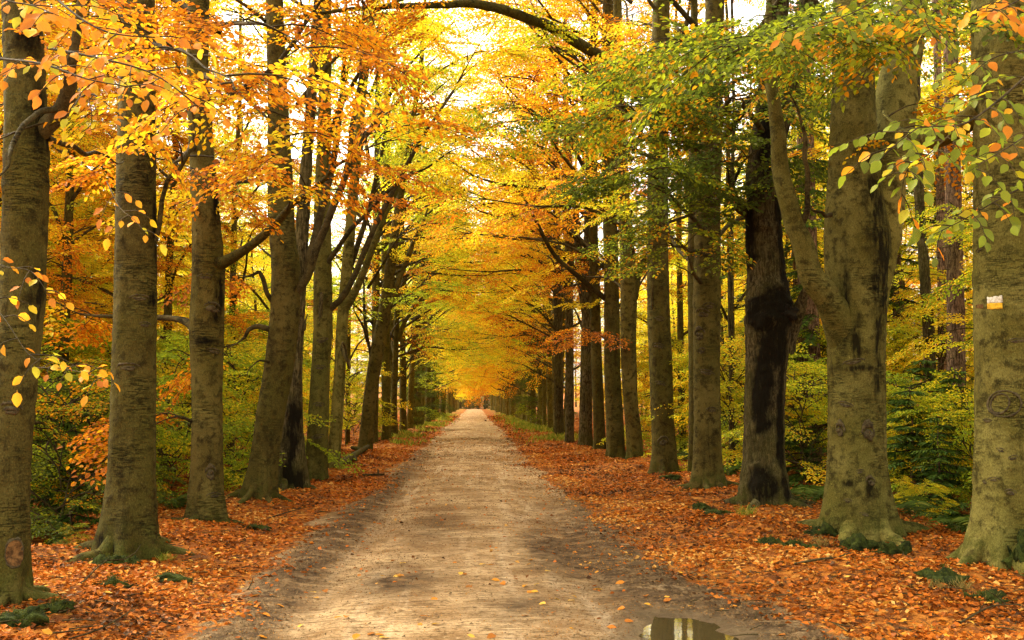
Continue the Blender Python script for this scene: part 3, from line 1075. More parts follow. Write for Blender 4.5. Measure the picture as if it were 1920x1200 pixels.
t5r = [(545, 920, 34), (545, 880, 30), (546, 800, 24), (549, 720, 19), (553, 650, 17), (562, 500, 15), (575, 300, 12), (590, 100, 10), (600, -50, 9)]
T[5], b5 = near_tree('beech_tree', 'dark blotched beech half hidden behind the leaning left trunk', 'tree', 18.1, t5r, [
    ([(568, 520, 11), (600, 410, 9), (625, 300, 8), (640, 190, 7), (650, 60, 6), (655, -60, 5)], 6, dict(t0=.5)),
    ([(556, 640, 5), (566, 620, 8), (572, 590, 5)], 0),
], OAK, 5, 44, .05, (CR_HIGH[1], L_GOLD, 2.5, 1.0, 1.0), flare=.35, dark_marks=[(552, 790, 16, 40), (540, 890, 12, 25), (560, 900, 14, 20), (548, 850, 8, 14)])
t6r = [(592, 900, 25), (594, 860, 22), (597, 800, 21), (600, 700, 19), (606, 610, 20), (606, 550, 19), (604, 400, 17), (609, 200, 13), (612, 0, 11), (612, -100, 10)]
T[6], b6 = near_tree('beech_tree', 'ringed pale beech fifth in the left row, forking into long rising limbs', 'tree', 20.6, t6r, [
    ([(612, 585, 9), (650, 545, 7.5, -.2), (700, 430, 7, -.4), (742, 350, 6, -.5), (785, 268, 5, -.8), (850, 170, 4, -1), (925, 50, 3, -1.2)], 9, dict(t0=.5)),
    ([(610, 620, 7), (600, 585, 5, -.2), (606, 550, 4.5, -.3), (600, 600, 4, -.4)], 0),
    ([(605, 300, 8), (640, 200, 6, -.5), (690, 100, 5, -1), (720, 20, 4, -1)], 5),
    ([(612, 420, 9), (650, 330, 7, .2), (700, 230, 6, .4), (770, 120, 5, .6), (850, 40, 4, .8)], 5, dict(t0=.5)),
    ([(610, 500, 7), (660, 430, 5.5, -.6), (740, 350, 4.5, -1.2), (840, 290, 3.5, -1.8), (900, 270, 2.5, -2.2)], 6, dict(t0=.5)),
], BEECH_B, 6, 44, .05, (CR_HIGH[0], L_GOLD, 3.6, 1.0, 1.5), leafmat=L_GOLD)
for q in [(600, 690, 9, 4), (598, 760, 9, 4), (604, 640, 9, 5), (596, 820, 10, 4)]:
    scar(T[6], t6r, 20.6, b6, *q, SCAR)
t7r = [(626, 882, 15), (629, 820, 13), (637, 700, 12), (642, 600, 12), (655, 450, 11), (668, 300, 10), (682, 150, 9), (700, 0, 8)]
T[7], b7 = near_tree('beech_tree', 'thin straight beech just right of the ringed pale left trunk', 'tree', 23.5, t7r, [
    ([(645, 580, 10), (668, 545, 8, -.2), (705, 450, 6, -.4), (752, 335, 5, -.6), (800, 250, 4, -.8), (870, 140, 3, -1)], 9, dict(t0=.45)),
    ([(650, 520, 8), (690, 400, 6, .4), (720, 260, 5, .6), (745, 140, 4, .8)], 7, dict(t0=.45)),
    ([(640, 640, 6), (655, 690, 3, -.6), (640, 640, 3, -1), (632, 700, 2, -1.2)], 0),
], BEECH_B, 7, 40, .05, (CR_HIGH[1], L_LIME, 4.2, 1.0, 1.5), leafmat=L_LIME)
t8r = [(686, 842, 16), (688, 810, 14), (693, 750, 13), (708, 650, 14), (722, 580, 13), (735, 480, 10), (748, 380, 8), (770, 250, 6), (790, 120, 5)]
T[8], b8 = near_tree('beech_tree', 'mossy beech leaning right over the verge beside a fallen log', 'tree', 34.0, t8r, [
    ([(715, 620, 8), (735, 560, 6), (758, 500, 5), (790, 420, 4), (830, 340, 3)], 6),
    ([(700, 690, 5), (690, 640, 4), (684, 580, 4), (680, 480, 3)], 3),
], BEECH, 8, 32, .06, (CR_MID[0], L_FRESH, .6))
T[9], b9 = near_tree('beech_tree', 'short stout beech behind the mossy leaning left trunk', 'tree', 37.5,
                     [(701, 836, 9), (702, 780, 8), (704, 650, 8), (706, 400, 7), (708, 200, 6)], [], BEECH, 9, 24, .08, (CR_MID[1], L_GOLD, 1.3))
T[10], b10 = near_tree('beech_tree', 'beech with clean lower trunk left of the ivy clad trunk', 'tree', 40.5,
                       [(724, 830, 10), (724, 780, 9), (723, 650, 9), (722, 400, 8), (724, 200, 6)], [], BEECH_B, 10, 24, .08, (CR_MID[2], L_FRESH, 3.3))
T[11], b11 = near_tree('beech_tree', 'narrow dark beech touching the clean trunk on its left', 'tree', 43,
                       [(737, 826, 6.5), (738, 780, 6), (742, 650, 6), (750, 400, 5), (756, 200, 4)], [
                           ([(745, 640, 6), (760, 600, 4), (790, 560, 3), (830, 545, 2)], 4)], BEECH, 11, 24, .08, (CR_MID[0], L_ORANGE, 4.0))

ar = [(1895, 1085, 92), (1895, 1040, 84), (1894, 980, 79), (1893, 700, 77), (1892, 400, 77), (1888, 100, 75), (1886, 0, 74), (1882, -300, 66)]
RA, bA = near_tree('beech_tree', 'massive right front beech with a painted trail marker and carved bark', 'tree', 9.05, ar, [
    ([(1850, 200, 28), (1795, 238, 22, .4), (1748, 262, 19, .8), (1700, 250, 14, 1.6), (1660, 210, 9, 2.4)], 3, dict(t0=.7)),
], BEECH_B, 21, 72, .03, (CR_HIGH[0], L_GREEN, 4.0), flare=.3)
scar(RA, ar, 9.05, bA, 1874, 757, 17, 18, SCAR, ring=.10, full=True)
scar(RA, ar, 9.05, bA, 1882, 757, 30, 24, SCAR, ring=.06, full=True)
for q in [(1838, 470, 9, 5), (1850, 790, 7, 4), (1862, 900, 9, 4), (1900, 860, 7, 5), (1846, 905, 4, 4), (1895, 925, 8, 6), (1876, 845, 7, 4), (1910, 640, 16, 5)]:
    scar(RA, ar, 9.05, bA, *q, SCAR)


def paint_patch(tree, Y, base, rows, px0, px1, py0, py1, name, mat, prnt=None, seed=0):
    P = trunk_path(rows, Y, base)
    zc0, zc1 = hit((px0 + px1) / 2, py1, Y, base, P)[1], hit((px0 + px1) / 2, py0, Y, base, P)[1]
    cx = hit(px0, py0, Y, base, P)[3]
    kx, kz = 9, 7
    V = []
    for b in range(kz):
        for a_ in range(kx):
            fx = px0 + (px1 - px0) * a_ / (kx - 1)
            th = hit(fx, py0, Y, base, P)[0]
            jit = (random.uniform(-.006, .006) if b in (0, kz - 1) else 0)
            zz = zc0 + (zc1 - zc0) * b / (kz - 1) + jit
            q0 = SURF[tree.name](th, zz) + .004
            V.append([cx + q0 * math.sin(th), -q0 * math.cos(th), zz])
    V = np.array(V)
    V2 = V.copy()
    V2[:, 1] += .03
    i = (np.arange(kz - 1) * kx)[:, None] + np.arange(kx - 1)[None, :]
    Qf = np.stack([i, i + 1, i + kx + 1, i + kx], -1).reshape(-1, 4)
    rim = list(range(kx)) + [kx * (b + 1) - 1 for b in range(1, kz)] + [kx * kz - 1 - a_ for a_ in range(1, kx)] + [kx * (kz - 1 - b) for b in range(1, kz - 1)]
    nV = len(V)
    Qs = np.array([[rim[k], rim[k - 1], rim[k - 1] + nV, rim[k] + nV] for k in range(len(rim))])
    return add(name, make_mesh(name, np.vstack([V, V2]), np.vstack([Qf, Qs]), False, mat), tree)


mk = paint_patch(RA, 9.05, bA, ar, 1853, 1880, 556, 568, 'white_paint_mark', WHITE)
mk['label'] = 'white upper half of the painted trail marker'
mk = paint_patch(RA, 9.05, bA, ar, 1853, 1880, 568.3, 579, 'yellow_paint_mark', YPAINT)
mk['label'] = 'yellow lower half of the painted trail marker'
mk = paint_patch(RA, 9.05, bA, ar, 1836, 1846, 571, 578, 'orange_paint_mark', HEART)

br = [(1615, 1005, 84), (1612, 970, 74), (1607, 900, 65), (1605, 850, 62), (1605, 700, 61), (1606, 600, 63), (1608, 520, 68), (1606, 450, 72), (1602, 380, 62), (1600, 300, 53), (1600, 200, 47), (1600, 0, 43), (1602, -300, 36)]
RB, bB = near_tree('beech_tree', 'broad forked beech with a thick limb bending left, rooted in moss', 'tree', 11.95, br, [
    ([(1622, 800, 24, .1), (1606, 700, 30, .02), (1580, 622, 33, -.08), (1550, 560, 29, -.25), (1517, 495, 24, -.35), (1490, 410, 20, -.4), (1468, 330, 18, -.4), (1455, 220, 17, -.4), (1446, 120, 16, -.4), (1440, 0, 15, -.4), (1436, -150, 13, -.4)], 0),
    ([(1502, 430, 9, -.4), (1514, 380, 7, -.5), (1513, 300, 6.5, -.6), (1498, 210, 6, -.7), (1464, 145, 5, -.8)], 0),
    ([(1618, 600, 46), (1628, 520, 48), (1645, 430, 47, .1), (1660, 330, 43, .15), (1678, 220, 41, .2), (1694, 110, 39, .2), (1707, 0, 36, .2), (1715, -200, 32, .2), (1725, -500, 26, .2)], 0),
    ([(1560, 405, 6, -.4), (1540, 402, 4, -.5), (1505, 390, 3, -.7)], 0),
    ([(1590, 60, 9, 0), (1500, 50, 6, -2), (1420, 70, 4, -3.4), (1370, 100, 3, -4)], 12, dict(t0=.2, l_sec=(.4, 1.0))),
    ([(1700, 60, 9, 0), (1640, 50, 6, -2), (1580, 60, 4, -3.4)], 10, dict(t0=.3, l_sec=(.4, 1.0))),
    ([(1700, 20, 9, 0), (1740, 40, 6, -2), (1780, 60, 4, -3.4)], 9, dict(t0=.3, l_sec=(.4, 1.0))),
], BEECH_B, 22, 72, .03, (CR_HIGH[1], L_GREEN, 5.0), leafmat=L_GREEN, flare=.30,
    dark_marks=[(1660, 480, 36, 150), (1640, 380, 22, 100), (1606, 640, 8, 60), (1648, 640, 12, 120), (1585, 560, 10, 90), (1600, 690, 60, 8), (1630, 920, 7, 20), (1588, 905, 12, 9)])
for q in [(1628, 815, 9, 17), (1575, 810, 8, 14), (1632, 905, 7, 9), (1590, 940, 6, 4), (1600, 680, 16, 5), (1585, 760, 12, 5), (1620, 965, 6, 3), (1612, 885, 6, 4)]:
    scar(RB, br, 11.95, bB, *q, SCAR)

cr = [(1440, 955, 50), (1436, 925, 45), (1433, 850, 42), (1433, 750, 42), (1436, 700, 43), (1440, 620, 48), (1442, 575, 48), (1437, 520, 41), (1431, 420, 37), (1428, 320, 33), (1440, 220, 28), (1452, 100, 25), (1460, 0, 23), (1468, -200, 20)]
RC, bC = near_tree('oak_tree', 'dark ridged oak with a black burl, third trunk in the right row', 'tree', 14.9, cr, [
    ([(1470, 660, 20), (1484, 615, 17, -.1), (1502, 565, 14, -.3), (1522, 515, 12, -.6)], 0),
    ([(1440, 330, 22, .1), (1466, 210, 22, .2), (1492, 120, 20, .2), (1512, 40, 17, .2), (1524, -60, 15, .2)], 0),
    ([(1400, 400, 12, 0), (1385, 390, 9, -.1), (1375, 360, 6, -.3), (1360, 300, 4, -.8)], 3, dict(l_sec=(.3, .7))),
    ([(1440, 120, 8, 0), (1390, 90, 6, -1.5), (1320, 80, 4, -3), (1260, 100, 3, -4)], 15, dict(t0=.15)),
    ([(1430, 250, 8, 0), (1400, 200, 6, -1.5), (1380, 180, 4, -2.5)], 6, dict(t0=.15)),
], OAK, 23, 64, .03, (CR_HIGH[0], L_GREEN, 5.6, 1.0, 1), leafmat=L_GREEN, rough=2.0, flare=.35,
    dark_marks=[(1448, 585, 44, 45), (1466, 480, 14, 110), (1405, 430, 18, 70), (1428, 730, 18, 110), (1462, 780, 9, 150), (1426, 905, 26, 34), (1455, 650, 26, 40), (1440, 250, 20, 90)],
    bulges=[(1440, 580, 45, 45, .12), (1425, 900, 40, 35, .05), (1412, 430, 30, 60, .04)])
# the burl: lumpy black swelling wrapped round the oak
def blob(center, radii, seed, lump=.25, seg=28, rings=18):
    V = []
    for b in range(rings + 1):
        ph = math.pi * b / rings
        for a_ in range(seg):
            th = 2 * math.pi * a_ / seg
            d = np.array([math.sin(ph) * math.cos(th), math.sin(ph) * math.sin(th), math.cos(ph)])
            V.append(d)
    V = np.array(V)
    k = 1 + lump * fbm(V[:, 0] * 1.9, V[:, 1] * 1.9, V[:, 2] * 1.9, seed, 4)
    V = V * k[:, None] * np.array(radii) + np.array(center)
    i = np.arange(rings)[:, None] * seg
    j = np.arange(seg)[None, :]
    jn = (j + 1) % seg
    Q = np.stack([i + j, i + seg + j, i + seg + jn, i + jn], -1).reshape(-1, 4)
    return V, Q


c = at(1456, 585, 14.9) - bC + np.array([0, -.20, 0])
V, Q = blob(c, (.24, .20, .19), 3, .38, 36, 22)
add('burl', make_mesh('burl', V, Q, True, BLACKMOSS), RC)

dr = [(1328, 925, 36), (1327, 890, 30), (1326, 800, 28), (1325, 700, 28), (1325, 560, 29), (1327, 400, 27), (1333, 250, 24), (1338, 100, 21), (1341, 0, 20), (1345, -150, 17)]
RD, bD = near_tree('beech_tree', 'scarred beech fourth in the right row with green sprays hanging before it', 'tree', 17.6, dr, [
    ([(1328, 440, 8, 0), (1290, 400, 5, -1.6), (1240, 345, 4, -3.2), (1195, 315, 3, -4.4)], 17, dict(t0=.15)),
    ([(1334, 320, 8, 0), (1290, 260, 5, -1.6), (1240, 215, 4, -3.2), (1190, 200, 3, -4.4)], 17, dict(t0=.15)),
    ([(1334, 380, 8, 0), (1370, 350, 5, -2), (1400, 300, 4, -3.6), (1420, 280, 3, -4.6)], 11, dict(t0=.25)),
    ([(1336, 200, 8, 0), (1300, 130, 5, -1.6), (1250, 90, 4, -3.2)], 14, dict(t0=.15)),
    ([(1338, 230, 8, 0), (1370, 190, 5, -2), (1410, 170, 4, -3.6)], 13, dict(t0=.15)),
    ([(1335, 480, 7, 0), (1300, 470, 4, -1.6), (1265, 450, 3, -3)], 5, dict(t0=.3)),
    ([(1322, 540, 6, 0), (1300, 510, 4, -.6), (1290, 460, 3, -1)], 3),
], BEECH, 24, 48, .035, (CR_AVE[2], L_GREEN, 1.9), leafmat=L_GREEN)
for q in [(1318, 590, 12, 9), (1312, 630, 9, 12), (1330, 575, 9, 6), (1325, 700, 12, 5), (1335, 770, 9, 5), (1315, 660, 6, 6)]:
    scar(RD, dr, 17.6, bD, *q, SCAR)
RD2, _ = near_tree('beech_tree', 'narrow beech close behind the scarred fourth right trunk', 'tree', 20.3,
                   [(1305, 903, 15), (1303, 860, 13), (1302, 700, 12), (1300, 500, 12), (1300, 300, 10), (1302, 100, 8)], [], BEECH, 25, 32, .06, (CR_AVE[0], L_LIME, 2.2))
er = [(1248, 890, 30), (1246, 850, 25), (1243, 800, 24), (1239, 700, 24), (1235, 600, 24), (1233, 450, 22), (1233, 350, 21), (1236, 200, 20), (1240, 0, 18), (1244, -150, 16)]
RE, bE = near_tree('beech_tree', 'straight beech fifth in the right row, its long branch arching over the road', 'tree', 22.1, er, [
    ([(1234, 195, 15, 0), (1182, 142, 12.5, -.8), (1130, 108, 11.5, -1.6), (1060, 65, 11, -2.6), (1000, 38, 10.5, -3.4), (935, 14, 10, -4.2), (860, 6, 9.5, -4.8), (760, 10, 9, -5.4), (660, 14, 8.5, -5.8), (590, 24, 7.5, -6), (500, 30, 6, -6), (410, 16, 4, -6)], 6, dict(t0=.6, l_sec=(.5, 1.2))),
    ([(1228, 620, 6), (1222, 560, 4, -.2), (1226, 520, 3, -.3)], 0),
    ([(1245, 160, 8), (1268, 100, 6), (1290, 30, 5), (1300, -60, 4)], 4),
], BEECH, 26, 44, .05, (CR_HIGH[1], L_ORANGE, 5.1, 1.0, 1), leafmat=L_GOLD)
for q in [(1236, 650, 9, 5), (1240, 720, 9, 4), (1238, 600, 8, 5), (1243, 830, 8, 9)]:
    scar(RE, er, 22.1, bE, *q, SCAR)
RF, bF = near_tree('beech_tree', 'crooked beech with a small side fork, sixth in the right row', 'tree', 26.4,
                   [(1193, 868, 18), (1190, 830, 16), (1182, 750, 15), (1178, 650, 16), (1179, 560, 17), (1177, 480, 15), (1166, 330, 13), (1160, 180, 11), (1158, 0, 9)], [
                       ([(1185, 560, 10), (1200, 505, 7), (1222, 470, 5), (1240, 440, 3)], 3),
                       ([(1165, 350, 8), (1130, 280, 6, -.5), (1080, 200, 5, -1), (1040, 150, 4, -1)], 8),
                   ], BEECH, 27, 36, .06, (CR_AVE[2], L_ORANGE, 3.3), leafmat=L_ORANGE)
RG, bG = near_tree('beech_tree', 'smooth stout beech seventh in the right row beside the crooked one', 'tree', 28.4,
                   [(1156, 860, 21), (1154, 820, 18), (1148, 700, 17), (1146, 500, 15), (1141, 300, 14), (1139, 100, 12), (1140, 0, 11)], [
                       ([(1136, 560, 7), (1085, 520, 6, -.4), (1035, 470, 5, -.8), (1000, 400, 5, -1.2), (965, 345, 4, -1.4), (930, 305, 3, -1.5), (890, 300, 2, -1.5)], 8, dict(t0=.45)),
                       ([(1140, 260, 7), (1100, 200, 5, -1), (1060, 120, 4, -1.5)], 7),
                       ([(1145, 640, 5, -.3), (1120, 625, 3, -1.2), (1090, 615, 2, -2)], 5, dict(t0=.2, l_sec=(.4, .9))),
                   ], BEECH, 28, 36, .06, (CR_AVE[0], L_ORANGE, .9), leafmat=L_ORANGE)
RH, _ = near_tree('beech_tree', 'beech standing tight left of the smooth stout seventh right trunk', 'tree', 31.4,
                  [(1125, 850, 15), (1123, 800, 12), (1118, 650, 11), (1112, 450, 10), (1112, 300, 9), (1115, 100, 8)], [
                      ([(1115, 560, 6), (1075, 500, 5, -.5), (1020, 440, 4, -1), (985, 385, 3, -1.4)], 7)], BEECH, 29, 28, .08, (CR_MID[1], L_ORANGE, 2.0))
RI, _ = near_tree('beech_tree', 'dark mossy beech eighth in the right row with close double trunk look', 'tree', 34.3,
                  [(1098, 841, 16), (1098, 800, 13), (1100, 650, 12), (1104, 450, 11), (1106, 300, 9), (1110, 100, 7)], [
                      ([(1100, 600, 8), (1085, 500, 7), (1078, 380, 6), (1065, 250, 5)], 5)], OAK, 30, 28, .08, (CR_MID[2], L_ORANGE, 4.4), flare=.3)
RJ, _ = near_tree('beech_tree', 'slender dark beech ninth in the right row left of the mossy one', 'tree', 38.2,
                  [(1068, 829, 10), (1068, 790, 9), (1068, 650, 8), (1066, 450, 8), (1062, 300, 7), (1060, 100, 5)], [
                      ([(1066, 560, 6), (1040, 470, 5), (1005, 380, 4), (975, 300, 3)], 6)], OAK, 31, 24, .08, (CR_MID[0], L_ORANGE, 5.5), flare=.3)
RK, _ = near_tree('beech_tree', 'dark upright beech tenth in the right row where the grass begins', 'tree', 41.2,
                  [(1048, 825, 11), (1048, 790, 9), (1047, 650, 9), (1044, 450, 8), (1042, 300, 7), (1040, 100, 5)], [], OAK, 32, 24, .08, (CR_MID[1], L_GOLD, 1.2), flare=.3)

# ---------------------------------------------------------------- the rows going on into the distance
ORD = ['eleventh', 'twelfth', 'thirteenth', 'fourteenth', 'fifteenth', 'sixteenth', 'seventeenth', 'eighteenth', 'nineteenth', 'twentieth', 'twenty first', 'twenty second', 'twenty third', 'twenty fourth']
r = np.random.default_rng(77)
for side, x0 in (('left', -3.65), ('right', 4.0)):
    yv = 45.5 if side == 'left' else 43.5
    k = 0
    while yv < 225:
        xv = x0 + r.normal(0, .16)
        t = empty('beech_tree', (xv, yv, float(gz(xv, yv, False)) - .03), r.uniform(0, 6.28))
        far = yv > 85
        s = r.uniform(.85, 1.12)
        if k < len(ORD):
            tag(t, f'{ORD[k]} beech trunk from the front in the {side} avenue row', 'tree', 'beeches lining the avenue')
        else:
            tag(t, f'distant slim beech in the far part of the {side} avenue row', 'tree', f'far beeches of the {side} row')
        o = add('trunk', (TR_FAR if far else TR_MID)[r.integers(3)], t, scale=(*([s * r.uniform(.6, 1.05)] * 2), s), mat=[BEECH, BEECH_B, BEECH_B, BEECH_B][r.integers(4)])
        if r.random() < .8:
            o.rotation_euler = (r.normal(0, .025), r.normal(0, .035), 0)
        if side == 'left':
            mt = [L_LIME, L_GOLD, L_FRESH, L_FRESH][r.integers(4)] if yv < 80 else [L_GOLD, L_AMBER, L_GOLD, L_LIME][r.integers(4)]
        else:
            mt = [L_ORANGE, L_GOLD, L_AMBER, L_GOLD, L_LIME][r.integers(5)] if yv < 80 else [L_GOLD, L_AMBER, L_GOLD, L_LIME, L_GOLD][r.integers(5)]
        tpl = CR_FAR[r.integers(2)] if far else CR_MID[r.integers(3)]
        dress(t, tpl, mt, 0, s, r.uniform(-1.8, .2), 'parts' if yv < 60 else 'joined', not far)
        if far and k % 2:
            yv += r.uniform(2.5, 3.5) * (1 if yv < 120 else 1.25)
            k += 1
            continue
        turn = (0 if side == 'left' else math.pi) - t.rotation_euler[2] + r.uniform(-.3, .3)
        mt2 = [L_GOLD, L_AMBER, L_GOLD, L_LIME, L_GOLD][r.integers(5)] if side == 'right' else [L_GOLD, L_LIME, L_FRESH, L_LIME, L_AMBER][r.integers(5)]
        dress(t, (CR_ROADF if far else CR_ROAD)[r.integers(2)], mt2, turn, s, r.uniform(-.9, .5) + (1.2 if yv > 120 else 0), 'parts' if yv < 60 else 'joined', not far)
        yv += r.uniform(2.5, 3.5) * (1 if yv < 120 else 1.25)
        k += 1

# woodland closing the far end of the road
for k in range(44):
    yv = r.uniform(230, 262) if k % 2 else r.uniform(262, 300)
    xv = -20 + 42 * (k + r.uniform(0, 1)) / 44
    t = empty('beech_tree', (xv, yv, float(gz(xv, yv, False))), r.uniform(0, 6.28))
    tag(t, 'dark woodland tree closing the far end of the dirt road', 'tree', 'trees closing the far end of the road')
    add('trunk', TR_FAR[r.integers(3)], t, scale=(1.2, 1.2, 1.0), mat=OAK)
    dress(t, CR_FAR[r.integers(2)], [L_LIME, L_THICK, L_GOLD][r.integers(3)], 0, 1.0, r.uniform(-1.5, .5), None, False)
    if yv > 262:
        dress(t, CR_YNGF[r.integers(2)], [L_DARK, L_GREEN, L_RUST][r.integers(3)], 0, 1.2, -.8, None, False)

# ---------------------------------------------------------------- woodland either side
ORDN = ['nearest', 'second nearest', 'third nearest', 'fourth nearest', 'fifth nearest', 'sixth nearest', 'seventh nearest', 'eighth nearest', 'ninth nearest', 'tenth nearest', 'eleventh nearest', 'twelfth nearest', 'thirteenth nearest', 'fourteenth nearest']
CNAME = {L_ORANGE: 'orange', L_GOLD: 'golden', L_LIME: 'yellow green', L_GREEN: 'green', L_AMBER: 'amber', L_DARK: 'dark green', L_SCRUB: 'mixed green'}


def wood_tree(x, y, s, tpl, mat, label, cat='tree', group=None, name='young_beech', tr=None):
    t = empty(name, (x, y, float(gz(x, y, False)) - .03), r.uniform(0, 6.28))
    tag(t, label, cat, group)
    add('trunk', tr or TR_YNG[r.integers(3)], t, scale=s, mat=BEECH)
    dress(t, tpl, mat, 0, s, 0, 'joined', True)
    return t


left_pts, right_pts = [], []
for side, lst in ((-1, left_pts), (1, right_pts)):
    for k in range(60):
        yv = 11 + 105 * (k / 60) ** 1.2 + r.uniform(-1, 1)
        xv = side * (r.uniform(7.6, 11.5) + (k % 3) * 4.5 + yv * .04)
        gap = 890 + F_PX * xv / yv
        if (1660 < gap < 1840 and yv < 27) or (90 < gap < 190 and yv < 17) or (1480 < gap < 1560 and yv < 20):
            continue
        lst.append((yv, xv))
    lst.sort()
seen = {}
for side, lst in (('left', left_pts), ('right', right_pts)):
    for k, (yv, xv) in enumerate(lst):
        if side == 'left':
            mt = [L_ORANGE, L_GOLD, L_GOLD, L_LIME, L_GOLD, L_LIME][r.integers(6)]
        else:
            mt = [L_LIME, L_GOLD, L_AMBER, L_LIME, L_GOLD, L_LIME][r.integers(6)] if yv > 18 else [L_SCRUB, L_LIME, L_GOLD][r.integers(3)]
        c = CNAME[mt]
        q = seen.get((side, c), 0)
        seen[(side, c)] = q + 1
        nearby = yv < 32
        if q < len(ORDN):
            lab, grp = f'{ORDN[q]} young {c} beech in the woodland {side} of the avenue', f'young beeches in the {side} woodland'
        else:
            lab, grp = f'far young {c} beech deep in the woodland {side} of the avenue', f'far young {c} beeches in the {side} woodland'
        wood_tree(xv, yv, r.uniform(.8, 1.15), (CR_YNG if nearby else CR_YNGF)[r.integers(2)], mt, lab, 'tree', grp)
# deep woodland, larger trees behind
for side in (-1, 1):
    for k in range(64 if side < 0 else 44):
        yv = r.uniform(22, 190)
        xv = side * r.uniform(18, 32 + yv * .2)
        nm2 = 'left' if side < 0 else 'right'
        t = empty('beech_tree', (xv, yv, float(gz(xv, yv, False)) - .05), r.uniform(0, 6.28))
        tag(t, f'tall background beech deep in the woodland {nm2} of the avenue', 'tree', f'tall background beeches of the {nm2} woodland')
        s = r.uniform(.85, 1.1)
        add('trunk', TR_FAR[r.integers(3)], t, scale=(s * .8, s * .8, s), mat=[BEECH, OAK][r.integers(2)])
        mt = [L_AMBER, L_GOLD, L_GOLD, L_LIME][r.integers(4)]
        dress(t, CR_FAR[r.integers(2)], mt, 0, s, r.uniform(-1.5, 0), 'joined', False)
        dress(t, CR_YNGF[r.integers(2)], [L_AMBER, L_GOLD, L_LIME, L_ORANGE][r.integers(4)], 0, s * 1.25, -.3, None, False)


for side, n_, nm2 in ((-1, 28, 'left'), (1, 14, 'right')):
    for k in range(n_):
        yv = 24 + 40 * (k + r.random()) / n_
        xv = side * (yv * r.uniform(.30, .47) + 2)
        gap = 890 + F_PX * xv / yv
        if 1640 < gap < 1850:
            continue
        t = empty('beech_tree', (xv, yv, float(gz(xv, yv, False)) - .05), r.uniform(0, 6.28))
        tag(t, f'{ORDN[k] if k < len(ORDN) else ORD[(k - 10) % 14]}{" outlying"[:9 * (k > 23)]} full grown beech standing inside the wood {nm2} of the avenue', 'tree', f'full grown beeches in the {nm2} wood')
        s = r.uniform(.85, 1.05)
        add('trunk', TR_MID[r.integers(4)], t, scale=(s * .6, s * .6, s), mat=[BEECH, OAK][r.integers(2)])
        dress(t, CR_MID[r.integers(3)], [L_ORANGE, L_AMBER, L_GOLD, L_GOLD][r.integers(4)], 0, s, r.uniform(-1.2, .4), 'joined', True)


for k, (px, Y, mt, lab) in enumerate(((-60, 18, L_ORANGE, 'orange full grown beech behind the nearest left trunk'), (130, 22.5, L_ORANGE, 'deep orange full grown beech behind the gap of the first two left trunks'), (250, 28, L_AMBER, 'amber full grown beech hidden behind the second left trunk'), (320, 26, L_ORANGE, 'orange full grown beech behind the gap of the second and third left trunks'),
                                      (440, 31, L_ORANGE, 'orange full grown beech behind the gap before the leaning left trunk'), (60, 33, L_AMBER, 'amber full grown beech farther behind the nearest left trunk'), (520, 33, L_FRESH, 'fresh green full grown beech behind the leaning left trunk'), (655, 48, L_FRESH, 'fresh green full grown beech beside the mossy leaning trunk'),
                                      (1280, 32, L_GOLD, 'golden full grown beech behind the gap left of the scarred beech'), (1375, 30, L_LIME, 'lime full grown beech behind the gap right of the scarred beech'))):
    xv = (px - 890) / F_PX * Y
    t = empty('beech_tree', (xv, Y, float(gz(xv, Y, False)) - .05), r.uniform(0, 6.28))
    tag(t, lab, 'tree', 'full grown beeches close behind the rows')
    add('trunk', TR_MID[k % 4], t, scale=(.55, .55, .9), mat=BEECH)
    dress(t, CR_AVE[k % 3], mt, 0, .9, -1.2, 'joined', True)
    if k in (0, 1, 3):
        dress(t, CR_AVE[(k + 1) % 3], mt, 1.0, .85, .6, None, True)


# ---- pines and spruces on the right
def needle_tree(seed, H, r0, zlo, n_wh, Lmax, droop, dens):
    rr2 = np.random.default_rng(seed)
    leaf, br_ = Geo(), Geo()
    for k in range(n_wh):
        u = k / n_wh
        z = zlo + (H - zlo) * u
        for q in range(rr2.integers(4, 7)):
            az = rr2.uniform(0, 6.28)
            L = Lmax * (1 - u) * rr2.uniform(.6, 1.1) + .12
            h = np.array([math.cos(az), math.sin(az), 0])
            p0 = np.array([0, 0, z])
            pts = resample([p0, p0 + h * L * .5 - [0, 0, droop * L * .3], p0 + h * L - [0, 0, droop * L * .55]], 6)
            br_.put(*tube(pts, np.linspace(.012 + .006 * L, .003, 6), 3, False)[:2])
            n_ = int(L * dens)
            t = rr2.uniform(.12, 1, n_)
            P_ = np.stack([np.interp(t, np.linspace(0, 1, 6), pts[:, c]) for c in range(3)], -1)
            sg = rr2.choice([-1, 1], n_)[:, None]
            s_ = np.array([-h[1], h[0], 0])
            D_ = h * rr2.uniform(.2, .9, (n_, 1)) + sg * s_ * rr2.uniform(.2, 1, (n_, 1)) + rr2.normal(0, .12, (n_, 3)) - [0, 0, .25]
            v, q_, t_ = leaf_verts(P_, D_, unit(np.array([0, 0, 1.0]) + rr2.normal(0, .3, (n_, 3))), rr2.uniform(.14, .3, n_) * (1.1 - .4 * t), rr2.uniform(.025, .045, n_), False, .1)
            leaf.put(v, None, t_, np.repeat(rr2.uniform(0, 1, n_), 4))
    pts = [[0, 0, -.2, r0 * 1.1], [0, 0, H * .3, r0 * .85], [0.05, 0, H * .7, r0 * .4], [0, 0, H, .01]]
    V, Q = trunk_geo(pts, 14, .12, seed, .25, .8)
    return make_mesh('trunk', V, Q, True, PINE), br_.mesh('boughs', TWIG, False), leaf.mesh('needles', L_NEEDLE, False)


